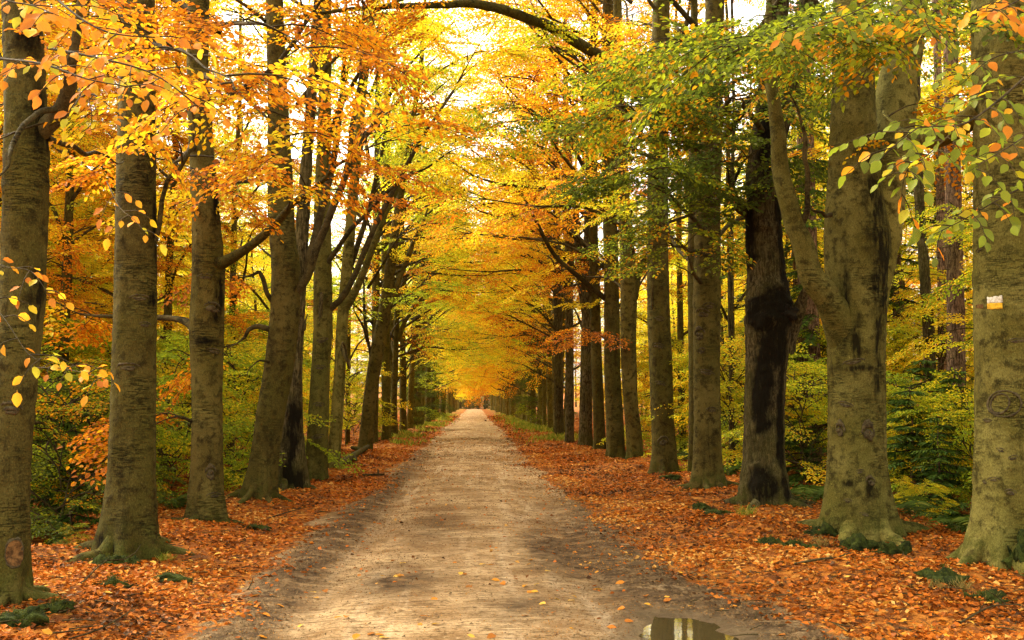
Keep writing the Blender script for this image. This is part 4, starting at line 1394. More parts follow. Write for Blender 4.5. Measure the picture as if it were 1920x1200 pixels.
SPR = needle_tree(801, 15, .16, .9, 34, 2.6, .5, 46)
SPRS = needle_tree(802, 2.4, .028, .15, 15, .95, .25, 70)
for k, (px, Y, s) in enumerate(((1530, 26, 1.0), (1500, 33, 1.05), (1690, 29, 1.0), (1420, 40, 1.1), (1850, 34, 1.1), (60, 36, 1.0))):
    p = at(px, 760, Y)
    t = empty('spruce_tree', (p[0], Y, float(gz(p[0], Y, False))), r.uniform(0, 6.28))
    tag(t, ['dark spruce seen between the oak and the forked beech', 'farther dark spruce just left of the spruce behind the oak', 'dark spruce seen between forked beech and pine trunks', 'spruce deep in the wood behind the scarred beech', 'spruce deep in the wood behind the massive front beech', 'dark spruce in the wood left of the avenue'][k], 'tree', 'spruces in the wood')
    add('trunk', SPR[0], t, scale=s)
    add('boughs', SPR[1], t, scale=s, kind='stuff')
    add('needles', SPR[2], t, scale=s, kind='stuff')
for k, (px, Y, s) in enumerate(((1705, 17.5, 1.0), (1760, 16.5, .85), (1790, 19.5, 1.05), (1735, 21, 1.1), (1500, 21, .9), (140, 15, .9), (95, 17, 1.1), (1680, 22.5, 1.0))):
    p = at(px, 760, Y)
    t = empty('spruce_sapling', (p[0], Y, float(gz(p[0], Y, False)) - .02), r.uniform(0, 6.28))
    tag(t, ['knee high young spruce just right of the forked beech', 'small young spruce nearest the massive front beech', 'young spruce at the foot of the tall pine', 'young spruce below the dark leaning pine', 'young spruce between the oak and forked beech', 'young spruce behind the gap of the first two left trunks', 'taller young spruce right behind the nearest left beech', 'back young spruce partly hidden by the forked beech'][k], 'young spruce', 'young spruces')
    add('trunk', SPRS[0], t, scale=s)
    add('boughs', SPRS[1], t, scale=s, kind='stuff')
    add('needles', SPRS[2], t, scale=s, kind='stuff')

PINES = [('tall reddish pine trunk between the forked and the massive beech', [(1794, 800, 17), (1792, 600, 16), (1786, 300, 14), (1780, 0, 13), (1778, -200, 11)], 21.0, PINE),
         ('thinner pine trunk just left of the tall reddish pine', [(1768, 770, 9), (1766, 500, 8), (1760, 200, 8), (1755, 0, 7)], 25.0, PINE),
         ('dark leaning pine trunk, leftmost of the trunks beside the forked beech', [(1747, 765, 11), (1740, 600, 10), (1725, 400, 9), (1718, 200, 8), (1715, 0, 7)], 23.5, OAK),
         ('brown pine trunk seen between the oak and the forked beech', [(1508, 770, 13), (1508, 600, 12), (1506, 400, 11), (1504, 100, 10)], 27.0, PINE),
         ('thin black pole tree seen between the scarred beech and the oak', [(1372, 800, 5), (1370, 600, 5), (1372, 400, 4), (1376, 200, 3)], 24.0, OAK)]
for k, (lab, rows, Y, bk) in enumerate(PINES):
    p0 = at(rows[0][0], rows[0][1], Y)
    base = np.array([p0[0], Y, float(gz(p0[0], Y, False))])
    t = empty('pine_tree', base)
    tag(t, lab, 'tree', 'bare trunks in the right wood')
    P = px_path(rows, Y, base)
    P = P[np.argsort(P[:, 2])]
    rows2 = [[P[0, 0], 0, -.2, P[0, 3] * 1.15], *P[P[:, 2] > .1], [P[-1, 0], 0, P[-1, 2] + 5, P[-1, 3] * .6]]
    V, Q = trunk_geo(rows2, 24, .06, 900 + k, .2, 1.6)
    add('trunk', make_mesh('trunk', V, Q, True, bk), t)
    g2 = Geo()
    rk = np.random.default_rng(k)
    for q in range(26):
        z = rk.uniform(1.5, 9)
        az = rk.uniform(0, 6.28)
        L = rk.uniform(.4, 1.3)
        pc = np.array([np.interp(z, P[:, 2], P[:, 0]), 0, z])
        h = np.array([math.cos(az), math.sin(az), -.25])
        g2.put(*tube(np.array([pc, pc + h * L * .5 + [0, 0, .05], pc + h * L]), np.array([.012, .008, .003]), 4, False)[:2])
    add('dead_branches', g2.mesh('dead_branches', LIMB, False), t, kind='stuff')

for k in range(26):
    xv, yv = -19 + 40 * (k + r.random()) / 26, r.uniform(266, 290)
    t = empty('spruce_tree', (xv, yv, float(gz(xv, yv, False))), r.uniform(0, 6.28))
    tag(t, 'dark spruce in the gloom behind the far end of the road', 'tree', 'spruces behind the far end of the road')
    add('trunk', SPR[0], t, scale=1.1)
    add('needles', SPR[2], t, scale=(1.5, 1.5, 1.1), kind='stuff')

# ---- shrubs
SH = [('left', 120, 13.5, 1.1, L_GREEN, 'dark green shrub between the first and second left trunks'),
      ('left', 90, 16.5, 1.3, L_GREEN, 'tall dark shrub behind the nearest left beech'),
      ('left', 165, 15.5, 1.2, L_SCRUB, 'green shrub just left of the second left trunk'),
      ('left', 150, 11.2, .15, L_GREEN, 'small green seedling at the ditch by the second left trunk'),
      ('left', 325, 17.5, 1.3, L_SCRUB, 'green shrub between the second and third left trunks'),
      ('left', 318, 22, 1.5, L_LIME, 'yellow green shrub far between second and third left trunks'),
      ('left', 440, 21, 1.5, L_SCRUB, 'green shrub between the third and the leaning left trunks'),
      ('left', 448, 27, 1.9, L_LIME, 'tall lime shrub behind the leaning left trunk'),
      ('left', 430, 31, 2.1, L_SCRUB, 'back green shrub between the third and leaning trunks'),
      ('left', 650, 40, 1.6, L_LIME, 'lime shrub beyond the thin straight left beech'),
      ('left', 665, 46, 1.8, L_LIME, 'farther lime shrub beside the mossy leaning beech'),
      ('left', 60, 22, 1.6, L_SCRUB, 'back green shrub behind the nearest left beech'),
      ('left', 200, 24, 1.7, L_SCRUB, 'back green shrub behind the second left beech'),
      ('left', 768, 60, 1.8, L_DARK, 'dark ivy bush hugging a far left trunk'),
      ('left', 380, 25, 1.7, L_LIME, 'lime shrub behind the third left trunk'),
      ('right', 1700, 20, 1.2, L_SCRUB, 'green shrub right behind the forked beech'),
      ('right', 1740, 18, .9, L_LIME, 'low yellow green shrub between forked and massive beeches'),
      ('right', 1720, 15, .4, L_LIME, 'lowest yellow green seedling before the young spruces'),
      ('right', 1510, 20, 1.3, L_LIME, 'yellow green shrub between the oak and forked beech'),
      ('right', 1515, 25, 1.7, L_SCRUB, 'back green shrub between the oak and forked beech'),
      ('right', 1370, 22, 1.4, L_LIME, 'yellow green shrub between the scarred beech and the oak'),
      ('right', 1372, 28, 1.8, L_SCRUB, 'back green shrub between the scarred beech and the oak'),
      ('right', 1280, 30, 1.7, L_LIME, 'lime shrub between fifth right trunk and scarred beech'),
      ('right', 1210, 38, 1.9, L_GOLD, 'golden shrub between the crooked and the fifth right trunks'),
      ('right', 1820, 17, 1.1, L_SCRUB, 'green shrub at the left side of the massive front beech'),
      ('right', 1020, 60, 1.6, L_DARK, 'dark bush at the foot of the far right row'),
      ('right', 1765, 24, 1.6, L_LIME, 'yellow green shrub at the pine feet')]
for k, (sd, px, Y, s, mt, lab) in enumerate(SH):
    p = at(px, 780, Y)
    t = empty('shrub', (p[0], Y, float(gz(p[0], Y, False)) - .04), r.uniform(0, 6.28))
    tag(t, lab, 'shrub', 'shrubs in the undergrowth')
    tpl = CR_SHRUB[k % 3]
    add('stems', tpl['joined'], t, scale=s, kind='stuff')
    c = add('foliage', tpl['leaf'], t, scale=s, mat=mt, kind='stuff')
    add('twigs', tpl['twig'], c, kind='stuff')

# undergrowth filling the distance: one mass
ru = np.random.default_rng(5)
for nm2, n_, zl, mt, lab in (('undergrowth', 1500, (.1, 1.4), L_SCRUB, 'green low undergrowth covering the woodland floor'), ('undergrowth', 1500, (.8, 4.2), L_LIME, 'yellow green saplings and scrub massed behind the tree rows')):
    g2 = Geo()
    for k in range(n_):
        sd = ru.choice([-1, 1])
        yv = 14 + 90 * ru.random() ** 1.3
        xv = sd * (ru.uniform(7.8, 18) + yv * .06)
        if noise3(xv * .25, yv * .2, 0, 12) < -.15 and zl[1] > 2:
            continue
        z0 = float(gz(xv, yv, False))
        place_spray(g2, None, ru, 1 if yv < 34 else 2, np.array([xv, yv, z0 + ru.uniform(*zl)]), [ru.normal(), ru.normal(), ru.uniform(-.2, .5)], ru.uniform(.5, .95), ru.uniform(.1, .95), .5)
    o = add(nm2, g2.mesh('undergrowth', mt, False), kind='stuff')
    o['label'] = lab
g2 = Geo()
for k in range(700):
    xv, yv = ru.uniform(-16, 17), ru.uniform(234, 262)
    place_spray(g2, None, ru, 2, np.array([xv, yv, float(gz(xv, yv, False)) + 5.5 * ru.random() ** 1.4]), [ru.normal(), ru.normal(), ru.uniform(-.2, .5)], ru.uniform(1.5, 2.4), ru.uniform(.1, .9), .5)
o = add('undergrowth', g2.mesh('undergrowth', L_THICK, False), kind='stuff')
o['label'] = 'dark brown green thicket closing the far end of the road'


# ---- ferns
def fern_mesh(seed):
    rf = np.random.default_rng(seed)
    G_, S_ = Geo(), Geo()
    for f in range(9):
        az = f * .7 + rf.uniform(-.25, .25)
        h = np.array([math.cos(az), math.sin(az), 0])
        L = rf.uniform(.45, .7)
        pts = resample([[0, 0, 0], h * L * .35 + [0, 0, L * .42], h * L * .75 + [0, 0, L * .45], h * L * 1.1 + [0, 0, L * .22]], 16)
        S_.put(*tube(pts, np.linspace(.005, .0015, 16), 3, False)[:2])
        s_ = np.array([-h[1], h[0], 0])
        O, D, Ls = [], [], []
        for q in range(2, 16):
            u = q / 15
            ln = .19 * math.sin(math.pi * min(1, u * .85 + .12)) * L / .6 + .015
            for sg in (-1, 1):
                O.append(pts[q])
                D.append(s_ * sg + h * .45 + [0, 0, -.12])
                Ls.append(ln)
        O, D, Ls = np.array(O), np.array(D), np.array(Ls)
        v, q_, t_ = leaf_verts(O, D, unit(np.array([0, 0, 1.0]) + rf.normal(0, .15, (len(O), 3)) + h * .3), Ls, Ls * .26, True, .1)
        G_.put(v, q_, t_, np.repeat(np.clip(rf.uniform(0, .55) + rf.normal(0, .15, len(O)), 0, 1), 6))
    return G_.mesh('fronds', L_FERN, False), S_.mesh('frond_stalks', L_FERN, False)


FERNS = [fern_mesh(s) for s in range(3)]
for k, (px, Y, s, lab) in enumerate(((1712, 12.8, .8, 'pale green fern just right of the forked beech foot'), (1795, 11.6, .8, 'green fern at the left foot of the massive beech'), (1770, 14, .9, 'fern halfway between the forked and massive beeches'), (1735, 15.8, 1.0, 'fern at the back of the ditch between the two big right beeches'),
                                     (1515, 15.2, .9, 'fern between the oak foot and the forked beech'), (1530, 17.5, 1.0, 'back fern in the gap right of the oak'), (1365, 19.5, 1.0, 'fern in the gap between scarred beech and oak'), (140, 13, .35, 'fern in the ditch between the first two left trunks'),
                                     (176, 14.2, .4, 'back fern left of the second left trunk'), (330, 15.5, .9, 'fern between the second and third left trunks'), (440, 18.5, 1.0, 'fern behind the third left trunk, right side'), (1690, 15.5, .9, 'fern right behind the forked beech trunk'),
                                     (1800, 16.5, 1.0, 'back fern beside the massive beech, below the pine'), (1280, 25.5, 1.0, 'fern between the fifth right trunk and the scarred beech'))):
    p = at(px, 900, Y)
    t = empty('fern', (p[0], Y, float(gz(p[0], Y, False)) - .02), r.uniform(0, 6.28))
    tag(t, lab, 'fern', 'ferns under the trees')
    a_, b_ = FERNS[k % 3]
    add('fronds', a_, t, scale=s, kind='stuff')
    add('frond_stalks', b_, t, scale=s, kind='stuff')

# ---- moss cushions
MC = [(200, 1058, .17, .07, 'dark moss cushion at the left foot of the second left beech'), (240, 1050, .16, .06, 'moss cushion in front of the second left beech'), (30, 1165, .24, .07, 'broad moss cushion below the nearest left beech'), (100, 1145, .16, .05, 'small moss cushion right of the nearest left beech'),
      (210, 1098, .15, .04, 'flat moss patch on the litter below the second left beech'), (320, 1075, .22, .04, 'moss patch on litter right of the second left beech'), (480, 985, .2, .04, 'moss patch on the verge beyond the third left beech'),
      (1545, 1000, .26, .09, 'dark moss root cushion left of the forked beech foot'), (1610, 1018, .30, .10, 'dark moss cushion before the forked beech foot'), (1680, 1028, .24, .10, 'dark moss cushion right of the forked beech foot'), (1500, 1035, .2, .05, 'bright moss patch on the bank below the forked beech'), (1445, 1010, .2, .06, 'long moss patch on the bank edge below the oak'),
      (1345, 972, .22, .05, 'moss patch on litter below the scarred beech'), (1310, 950, .2, .05, 'moss patch left of the scarred beech foot'), (1260, 908, .25, .05, 'moss patch at the fifth right trunk'), (1770, 1100, .24, .06, 'moss patch on the bank left of the massive beech'), (1840, 1125, .22, .05, 'moss patch below the massive front beech'), (1895, 1075, .22, .20, 'thick moss pad on the foot of the massive front beech'), (1720, 955, .2, .08, 'dark moss cushion in the ditch right of the forked beech'), (1790, 985, .2, .08, 'moss cushion in the ditch by the massive beech')]
rm = np.random.default_rng(3)
mossy = []
for k, (px, py, rad, h, lab) in enumerate(MC):
    Y = (CAM_H - .06) * F_PX / (py - 755)
    if py < 990 and px > 1700:
        Y *= 1.25
    p = at(px, py, Y)
    gz0 = float(gz(p[0], Y, False))
    V, Q = blob((0, 0, 0), (rad * .8, rad * .55, h), 50 + k, .6, 26, 14)
    V[:, 2] += h * .5 * fbm(V[:, 0] * 16, V[:, 1] * 16, 0, 60 + k, 3)
    t = add('moss_cushion', make_mesh('moss_cushion', V, Q, True, MOSS), None, (p[0], Y - (.3 if k == 17 else 0), gz0 + h * .1))
    tag(t, lab, 'moss', 'moss cushions on the verge')
    up_ = V[V[:, 2] > -.02]
    O = up_[rm.integers(0, len(up_), 420)] + rm.normal(0, .012, (420, 3))
    D = unit(O / np.array([1, 1, .5]) + rm.normal(0, .05, O.shape) + [0, 0, .12])
    v, q, t_ = leaf_verts(O, D, unit(rm.normal(0, 1, O.shape)), rm.uniform(.008, .020, 420), np.full(420, .007), False, .2)
    G_ = Geo()
    G_.put(v, None, t_, np.repeat(rm.uniform(0, 1, 420), 4))
    add('moss_fuzz', G_.mesh('moss_fuzz', L_MOSS, False), t, kind='stuff')
    mk_ = rm.integers(4, 9)
    mossy.append((p[0], Y, gz0 + h, rad))

# ---------------------------------------------------------------- leaf litter
rl = np.random.default_rng(31)


def litter(n_, y0, y1, sizes, xr, name, mat, label, cover, hexa=False, pw=1.0):
    yv = y0 * (y1 / y0) ** (rl.random(n_) ** pw)
    xv = rl.uniform(xr[0], xr[1], n_)
    keep = cover(xv, yv) > rl.random(n_)
    xv, yv = xv[keep], yv[keep]
    z = gz(xv, yv) + rl.uniform(.002, .022, len(xv))
    k = len(xv)
    az = rl.uniform(0, 6.28, k)
    D = np.stack([np.cos(az), np.sin(az), rl.normal(0, .25, k)], -1)
    Nn = unit(np.array([0, 0, 1.0]) + rl.normal(0, .45, (k, 3)))
    L = rl.uniform(.7, 1.2, k) * (sizes[0] + (sizes[1] - sizes[0]) * (yv - y0) / (y1 - y0))
    v, q, t = leaf_verts(np.stack([xv, yv, z], -1), D, Nn, L, L * rl.uniform(.5, .72, k), hexa, .22)
    tn = np.clip(.5 + .34 * fbm(xv * 1.1, yv * .8, 0, 71, 3) + rl.normal(0, .22, k), .01, .99)
    G_ = Geo()
    G_.put(v, q, t, np.repeat(tn, 6 if hexa else 4))
    o_ = add(name, G_.mesh(name, mat, False), kind='stuff')
    o_['label'] = label
    return o_


def edge_n(xv, yv):
    return .28 * noise3(xv * .9, yv * .35, 0, 41) + .16 * noise3(xv * 3, yv * 2, 0, 43)


def cover_verge(xv, yv):
    e = edge_n(xv, yv)
    l = smooth(-.35, .5, (-1.85 + e) - xv) ** 1.3
    rg_ = smooth(-.6, .75, xv - (1.5 + e + .35 * smooth(18, 11, yv) + .6 * smooth(10.5, 7.5, yv))) ** 1.5
    c = np.maximum(l, rg_)
    return c * (.30 + .70 * smooth(-.6, .15, fbm(xv * 1.7, yv * 1.7, 0, 51, 3))) + .0


def cover_road(xv, yv):
    return (1 - .8 * cover_verge(xv, yv)) * np.where(xv > 1.0, 1.6, 1.0) * (.25 + .75 * smooth(0, .5, noise3(xv * 1.2, yv * .7, 0, 61) + .3 * np.abs(xv) - .2)) * smooth(1.0, 1.15, pud_d(xv, yv))


litter(165000, 6.2, 34, (.052, .080), (-6.2, 7.2), 'leaf_litter', LITTER, 'orange brown fallen beech leaves carpeting both verges', cover_verge, False, 1.0)
litter(52000, 24, 120, (.09, .26), (-9, 10), 'leaf_litter', LITTER, 'orange leaf carpet along the far verges', cover_verge, False, 1.0)
litter(42000, 9, 60, (.08, .16), (-22, -5), 'leaf_litter', LITTER, 'fallen leaves on the woodland floor on the left', lambda a, b: .8 * np.ones_like(a), False, .8)
litter(42000, 9, 60, (.08, .16), (6, 24), 'leaf_litter', LITTER, 'fallen leaves on the woodland floor on the right', lambda a, b: .8 * np.ones_like(a), False, .8)
litter(60000, 6.2, 45, (.012, .05), (-2.6, 3.3), 'leaf_crumbs', CRUMB, 'brown leaf crumbs and grit scattered over the dirt road', cover_road, False, 1.0)

litter(1500, 8.5, 60, (.05, .09), (-2.0, 2.2), 'road_leaves', LITTER, 'single leaves scattered thinly along the dirt road', lambda a, b: np.where(pud_d(a, b) > 1.1, .35 + .65 * smooth(.3, 1.7, np.abs(a)), 0))

# little twigs and husks in the litter
G_ = Geo()
for k in range(900):
    yv = 6.4 * (26 / 6.4) ** rl.random()
    xv = rl.uniform(1.7, 6.0) if rl.random() < .55 else rl.uniform(-5, -1.9)
    L, az = rl.uniform(.05, .28), rl.uniform(0, 6.28)
    p0 = np.array([xv, yv, float(gz(xv, yv)) + .022])
    d = np.array([math.cos(az), math.sin(az), rl.normal(0, .08)])
    G_.put(*tube(np.array([p0, p0 + d * L * .5 + [rl.normal(0, .012), 0, .006], p0 + d * L]), np.array([.0035, .0028, .0012]) * rl.uniform(.7, 1.8), 4, False)[:2])
o = add('twig_litter', G_.mesh('twig_litter', TWIG, True), kind='stuff')
o['label'] = 'thin dead twigs strewn over the leaf litter'

# mud clods in the churned track on the right
G_ = Geo()
for k in range(5200):
    yv = 6.3 * (22 / 6.3) ** rl.random()
    xv = [rl.normal(1.9, .42), rl.normal(-1.6, .2), rl.uniform(-2, 2)][rl.choice(3, p=[.55, .2, .25])]
    if pud_d(np.array(xv), np.array(yv)) < 1.12:
        continue
    s = rl.uniform(.004, .018) * (.6 if abs(xv) < 1.3 else 1)
    az = rl.uniform(0, 3.14)
    M = np.array([[math.cos(az), math.sin(az), 0], [-math.sin(az), math.cos(az), 0], [0, 0, 1]]) * np.array([[s * 1.8], [s], [s * .7]])
    v = np.array([[1, 0, 0], [0, 1, 0], [-1, 0, 0], [0, -1, 0], [.2, .1, 1]], float) + rl.normal(0, .25, (5, 3))
    v[:4, 2] = -.6
    G_.put(v @ M + [xv, yv, float(gz(xv, yv)) + s * .3], None, np.array([[0, 1, 4], [1, 2, 4], [2, 3, 4], [3, 0, 4]]))
o = add('mud_clods', G_.mesh('mud_clods', MUD, True), kind='stuff')
o['label'] = 'small dark clods churned up in the muddy right wheel track'


# ---------------------------------------------------------------- single leaves: on the ground and on near twigs
def leaf_mesh(seed, curl):
    """one beech leaf, unit length along +X, midrib fold, wavy toothed edge"""
    rr3 = np.random.default_rng(seed)
    k = 7
    u = np.linspace(0, 1, k)
    w = .31 * np.sin(math.pi * u ** .85) ** .8
    w[0], w[-1] = .012, .006
    V = []
    for i_, uu in enumerate(u):
        zc = -curl * uu ** 2
        tooth = 1 + (.06 if i_ % 2 else -.04)
        V += [[uu, 0, zc], [uu + .03, w[i_] * tooth, zc + .22 * w[i_] + rr3.normal(0, .02)], [uu + .03, -w[i_] * tooth, zc + .22 * w[i_] + rr3.normal(0, .02)]]
    V += [[-.16, -.006, .01], [-.16, .006, .01]]
    F3, F4 = [], []
    for i_ in range(k - 1):
        a_, b_ = i_ * 3, i_ * 3 + 3
        F4 += [[a_, b_, b_ + 1, a_ + 1], [a_, a_ + 2, b_ + 2, b_]]
    n0 = 3 * k
    F4.append([n0, 2, 1, n0 + 1])
    return make_mesh('leaf', np.array(V), [np.array(F4)], True, V_ORANGE)


LEAF = [leaf_mesh(s, c) for s, c in enumerate((.05, .12, .2, .02, .15, .28))]

# 300 fallen leaves lying nearest the camera
cnt = 0
while cnt < 300:
    yv = 6.35 * (10.5 / 6.35) ** (rl.random() ** 1.3)
    xv = rl.uniform(-3.6, 4.6)
    cv = float(cover_verge(np.array([xv]), np.array([yv]))[0])
    onroad = cv < .3
    if onroad and rl.random() > .42:
        continue
    inp = pud_d(np.array(xv), np.array(yv)) < 1.1
    if inp and rl.random() > .1:
        continue
    z = float(gz(xv, yv)) + (.012 if onroad else .022)
    if inp:
        z = .0
    o = add('fallen_leaf', LEAF[rl.integers(6)], None, (xv, yv, z), (rl.normal(0, .22), rl.normal(0, .22) + .05, rl.uniform(0, 6.28)), rl.uniform(.055, .085), V_FALLEN)
    if onroad:
        tag(o, 'single fallen beech leaf lying on the bare dirt of the road', 'fallen leaf', 'fallen leaves on the road surface')
    elif xv < 0:
        tag(o, 'orange beech leaf on top of the litter of the left front verge', 'fallen leaf', 'fallen leaves on the left verge')
    else:
        tag(o, 'orange beech leaf on top of the litter of the right front verge', 'fallen leaf', 'fallen leaves on the right verge')
    cnt += 1


def near_branch(tree, base, pts, rad, n_tw, tw_len, mat, seed, lsize=.07, per=.042, spread=55, droop=.25, label=None):
    """a near leafy branch whose leaves are single objects; pts rows (px, py, Y)"""
    rb = np.random.default_rng(seed)
    W_ = resample(np.array([at(*p) - base for p in pts]), 14)
    G_ = Geo()
    V, Q, T_ = tube(W_, np.linspace(rad, rad * .3, 14), 8, True, .08, seed)
    G_.put(V, Q, T_)
    T3 = unit(np.gradient(W_, axis=0))
    tws = []
    for k in range(n_tw):
        f = (.12 + .88 * (k + rb.uniform(0, .8)) / n_tw) * 13
        i_ = min(int(f), 12)
        p = W_[i_] + (W_[i_ + 1] - W_[i_]) * (f - i_)
        d = T3[i_]
        sgn = 1 if k % 2 else -1
        s_ = unit(np.cross(d, [0, -.55, 1.0]))
        a_ = math.radians(rb.uniform(spread - 22, spread + 15))
        d2 = unit(d * math.cos(a_) + s_ * sgn * math.sin(a_) + np.array([0, 0, -droop * rb.uniform(.2, 1)]) + rb.normal(0, .12, 3))
        L = rb.uniform(*tw_len)
        e = p + d2 * L + np.array([0, 0, -droop * .35 * L])
        tw = resample(np.array([p, p + d2 * L * .5 + [0, 0, .02], e]), 6)
        tws.append(tw)
        G_.put(*tube(tw, np.linspace(.0035, .0015, 6), 4, True))
    br_o = add('leafy_branch', G_.mesh('leafy_branch', TWIG), tree)
    if label:
        br_o['label'] = label
    tws.append(W_[8:])
    for tw in tws:
        L = np.linalg.norm(np.diff(tw, axis=0), axis=1).sum()
        nl = max(2, int(L / per))
        kk = len(tw) - 1
        for q in range(nl):
            u = (q + .8) / nl
            f = min(u, .999) * kk
            i_ = int(f)
            p = tw[i_] + (tw[i_ + 1] - tw[i_]) * (f - i_)
            d = unit(tw[i_ + 1] - tw[i_])
            s_ = unit(np.cross(d, [0, -.5, 1.0]))
            a_ = 0 if q == nl - 1 else (1 if q % 2 else -1) * math.radians(rb.uniform(35, 70))
            dl = unit(d * math.cos(a_) + s_ * math.sin(a_) + [0, 0, -rb.uniform(.1, .75)] + rb.normal(0, .15, 3))
            nn = unit(np.array([0, -.55, .75]) + rb.normal(0, .42, 3))
            sv = unit(np.cross(nn, dl))
            nv = np.cross(dl, sv)
            M = np.stack([dl, sv, nv], 1)
            from mathutils import Matrix
            o_ = add('leaf', LEAF[rb.integers(6)], br_o, None, None, None, mat)
            sz = lsize * rb.uniform(.72, 1.15)
            o_.matrix_local = Matrix.LocRotScale(Vector(p + dl * .012), Matrix(M.tolist()).to_quaternion(), Vector((sz,) * 3))
    return br_o


# left: orange sprays reaching out from the nearest beech
near_branch(T[1], b1, [(60, -60, 5.6), (120, 10, 5.0), (200, 60, 4.7), (290, 70, 4.6)], .010, 9, (.18, .42), V_ORANGE, 1, .068)
near_branch(T[1], b1, [(0, 110, 5.6), (80, 120, 5.2), (170, 150, 4.9), (260, 165, 4.8)], .008, 9, (.15, .36), V_ORANGE, 2, .066)
near_branch(T[1], b1, [(90, 90, 5.8), (190, 110, 5.4), (290, 140, 5.2), (385, 210, 5.1)], .009, 10, (.18, .4), V_ORANGE, 3, .068)
near_branch(T[1], b1, [(-30, -30, 4.6), (10, 0, 4.3), (60, 10, 4.2), (110, 30, 4.1)], .006, 4, (.12, .25), V_ORANGE, 4, .074)
near_branch(T[1], b1, [(200, 340, 5.9), (225, 390, 5.6), (250, 410, 5.5), (275, 440, 5.4)], .004, 5, (.1, .2), V_ORANGE, 5, .064, .06)
near_branch(T[1], b1, [(-40, 540, 5.4), (10, 600, 5.1), (60, 670, 4.9), (105, 665, 4.8)], .004, 6, (.12, .26), V_ORANGE, 6, .064, .075)
near_branch(T[1], b1, [(-40, 480, 5.8), (10, 500, 5.6), (60, 510, 5.5), (95, 560, 5.4)], .004, 5, (.1, .25), V_ORANGE, 7, .064, .07)
near_branch(T[1], b1, [(60, 690, 6.2), (110, 690, 5.9), (160, 700, 5.7), (215, 715, 5.6)], .004, 6, (.1, .22), V_ORANGE, 8, .064, .06)
# right: green sprays from the massive beech
near_branch(RA, bA, [(1960, 110, 5.9), (1870, 190, 5.4), (1800, 235, 5.1), (1720, 240, 4.9), (1650, 300, 4.8)], .009, 16, (.18, .38), V_GREEN, 11, .078, .045)
near_branch(RA, bA, [(1800, 235, 5.1), (1740, 290, 5.0), (1700, 320, 4.9), (1690, 370, 4.9)], .005, 9, (.10, .22), V_GREEN, 21, .078, .045)
near_branch(RA, bA, [(1960, 230, 5.9), (1900, 270, 5.5), (1850, 300, 5.3), (1820, 320, 5.2)], .007, 9, (.14, .28), V_GREEN, 12, .075, .05)
near_branch(RA, bA, [(1960, 330, 5.7), (1880, 370, 5.4), (1810, 410, 5.2), (1750, 440, 5.1)], .006, 9, (.12, .24), V_GREEN, 13, .075, .05)
near_branch(RA, bA, [(1960, -30, 5.4), (1910, 0, 5.1), (1870, 20, 4.9), (1830, 20, 4.8)], .006, 7, (.12, .22), V_ORANGE, 14, .08, .05)
near_branch(RA, bA, [(1940, 90, 6.5), (1860, 110, 6.1), (1800, 160, 5.9)], .006, 6, (.15, .3), V_GREEN, 15, .08, .05)
near_branch(RB, bB, [(1700, -60, 7.8), (1640, 0, 7.4), (1560, 40, 7.2), (1470, 60, 7.1)], .009, 13, (.2, .42), V_GREEN, 16, .078, .045)
near_branch(RB, bB, [(1720, -40, 7.8), (1730, 20, 7.4), (1740, 50, 7.2), (1760, 80, 7.1)], .008, 9, (.2, .42), V_GREEN, 17, .078, .05)

# ---------------------------------------------------------------- sticks, logs and grass
def stick(lab, pts, r0, r1, mat=TWIG, side_tw=3, seed=0, name='fallen_branch'):
    rs = np.random.default_rng(seed)
    P_ = []
    for (px, py, up) in pts:
        Y = (CAM_H - .08) * F_PX / (py - 755)
        p = at(px, py, Y)
        P_.append([p[0], Y, float(gz(p[0], Y, False)) + up + .02])
    P_ = np.array(P_)
    o0 = P_[0].copy()
    W_ = resample(P_ - o0, 12)
    G_ = Geo()
    G_.put(*tube(W_, np.linspace(r0, r1, 12), 7, True, .15, seed))
    for k in range(side_tw):
        i_ = rs.integers(3, 11)
        d = unit(rs.normal(0, 1, 3) * [1, 1, .4] + [0, 0, .3])
        L = rs.uniform(.1, .3) * (r0 / .012) ** .5
        G_.put(*tube(np.array([W_[i_], W_[i_] + d * L * .5, W_[i_] + d * L + [0, 0, -.02]]), np.array([r1 * 1.2, r1, r1 * .6]), 4, True))
    t = add(name, G_.mesh(name, mat), None, o0)
    tag(t, lab, 'stick', 'fallen branches on the verges')


stick('thin forked twig lying before the forked beech foot', [(1555, 995, .02), (1600, 985, .10), (1640, 982, .06), (1690, 990, .03)], .009, .004, TWIG, 4, 1)
stick('straight dark stick on the litter of the right bank', [(1490, 1068, 0), (1550, 1070, .01), (1640, 1056, .01)], .012, .006, TWIG, 2, 2)
stick('pale curved twig arching over the moss by the second left beech', [(150, 1100, 0), (200, 1065, .05), (250, 1050, .08), (290, 1000, .12)], .006, .003, LIMB, 3, 3)
stick('short dark stick on the left verge near the pale road', [(680, 886, 0), (700, 885, .02), (720, 884, .02)], .035, .02, TWIG, 1, 4)
stick('dark rotting log beside the mossy leaning left beech', [(636, 872, .0), (660, 862, .1), (690, 846, .1)], .10, .07, OAK, 3, 5, 'fallen_log')
stick('thin bare twig lying on the litter below the nearest left beech', [(130, 1180, .01), (190, 1165, .03), (250, 1130, .02)], .006, .003, TWIG, 3, 6)
stick('bare stick at the lower right corner of the bank', [(1800, 1170, .01), (1860, 1150, .04), (1915, 1130, .03)], .008, .004, TWIG, 3, 7)
stick('thin twig on the litter before the leaning left beech', [(500, 968, .01), (540, 955, .02), (590, 940, .02)], .01, .005, TWIG, 3, 8)


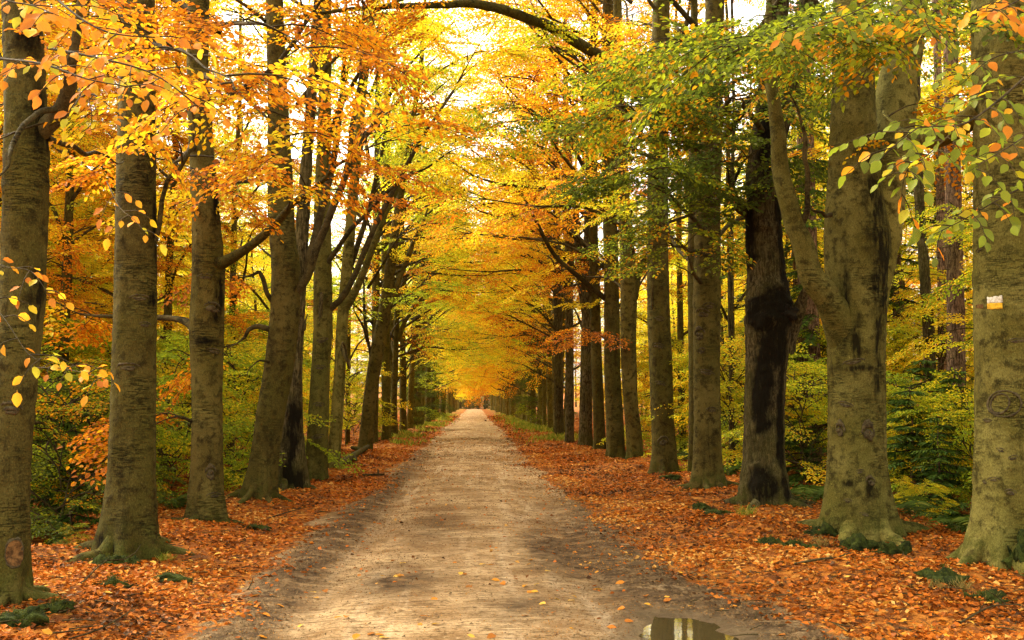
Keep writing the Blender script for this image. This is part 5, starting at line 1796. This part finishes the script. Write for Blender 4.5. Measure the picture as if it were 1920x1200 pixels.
def grass_mesh(seed, n_, h, mat):
    rg2 = np.random.default_rng(seed)
    O = np.stack([rg2.normal(0, .07, n_), rg2.normal(0, .07, n_), np.zeros(n_)], -1)
    az = rg2.uniform(0, 6.28, n_)
    D = np.stack([np.cos(az) * .6, np.sin(az) * .6, rg2.uniform(.5, 1.2, n_)], -1)
    L = rg2.uniform(.5, 1.1, n_) * h
    v, q, t = leaf_verts(O, D, unit(np.stack([-np.sin(az), np.cos(az), np.zeros(n_)], -1) + rg2.normal(0, .2, (n_, 3))), L, np.full(n_, .006), True, .2)
    G_ = Geo()
    G_.put(v, q, t, np.repeat(rg2.uniform(0, 1, n_), 6))
    return G_.mesh('grass_tuft', mat, False)


GR = [grass_mesh(s, 60, .2, L_DRY) for s in range(3)]
for k, (px, py, s, mt, lab) in enumerate(((1800, 1105, .6, L_DRY, 'dry grass tuft left of the massive beech foot'), (1850, 1120, .6, L_DRY, 'dry grass tuft right before the massive beech'), (1760, 1110, .5, L_DRY, 'thin dry grass tuft farthest left on the front right bank'), (1540, 1010, .7, L_DRY, 'dry grass tuft left of the forked beech foot'),
                                          (1400, 985, .9, L_GRASS, 'green grass tuft under the dark oak'), (310, 1040, .6, L_GRASS, 'green grass tuft right of the second left beech'), (560, 905, .8, L_GRASS, 'grass tuft at the blotched left beech'), (640, 878, .9, L_GRASS, 'grass tuft at the thin straight left beech'))):
    Y = (CAM_H - .08) * F_PX / (py - 755)
    p = at(px, py, Y)
    t = add('grass_tuft', GR[k % 3], None, (p[0], Y, float(gz(p[0], Y, False))), (0, 0, k), s, mt)
    tag(t, lab, 'grass', 'grass tufts on the verge')

rg3 = np.random.default_rng(8)
n_ = 13000
yv = 36 * (130 / 36) ** rg3.random(n_)
sd = rg3.choice([-1, 1], n_)
xv = np.where(sd < 0, -3.35 + rg3.normal(0, .55, n_), 3.55 + rg3.normal(0, .5, n_))
kp = noise3(xv * .8, yv * .4, 0, 91) > -.1
xv, yv = xv[kp], yv[kp]
n_ = len(xv)
az = rg3.uniform(0, 6.28, n_)
D = np.stack([np.cos(az) * .5, np.sin(az) * .5, rg3.uniform(.5, 1.2, n_)], -1)
L = rg3.uniform(.1, .3, n_)
v, q, t = leaf_verts(np.stack([xv, yv, gz(xv, yv, False)], -1), D, unit(np.stack([-np.sin(az), np.cos(az), np.zeros(n_)], -1)), L, .02 + .0006 * yv, False, .2)
G_ = Geo()
G_.put(v, q, t, np.repeat(rg3.uniform(0, 1, n_), 4))
o = add('grass', G_.mesh('grass', L_GRASS, False), kind='stuff')
o['label'] = 'bright green grass growing along the far verges under the trees'
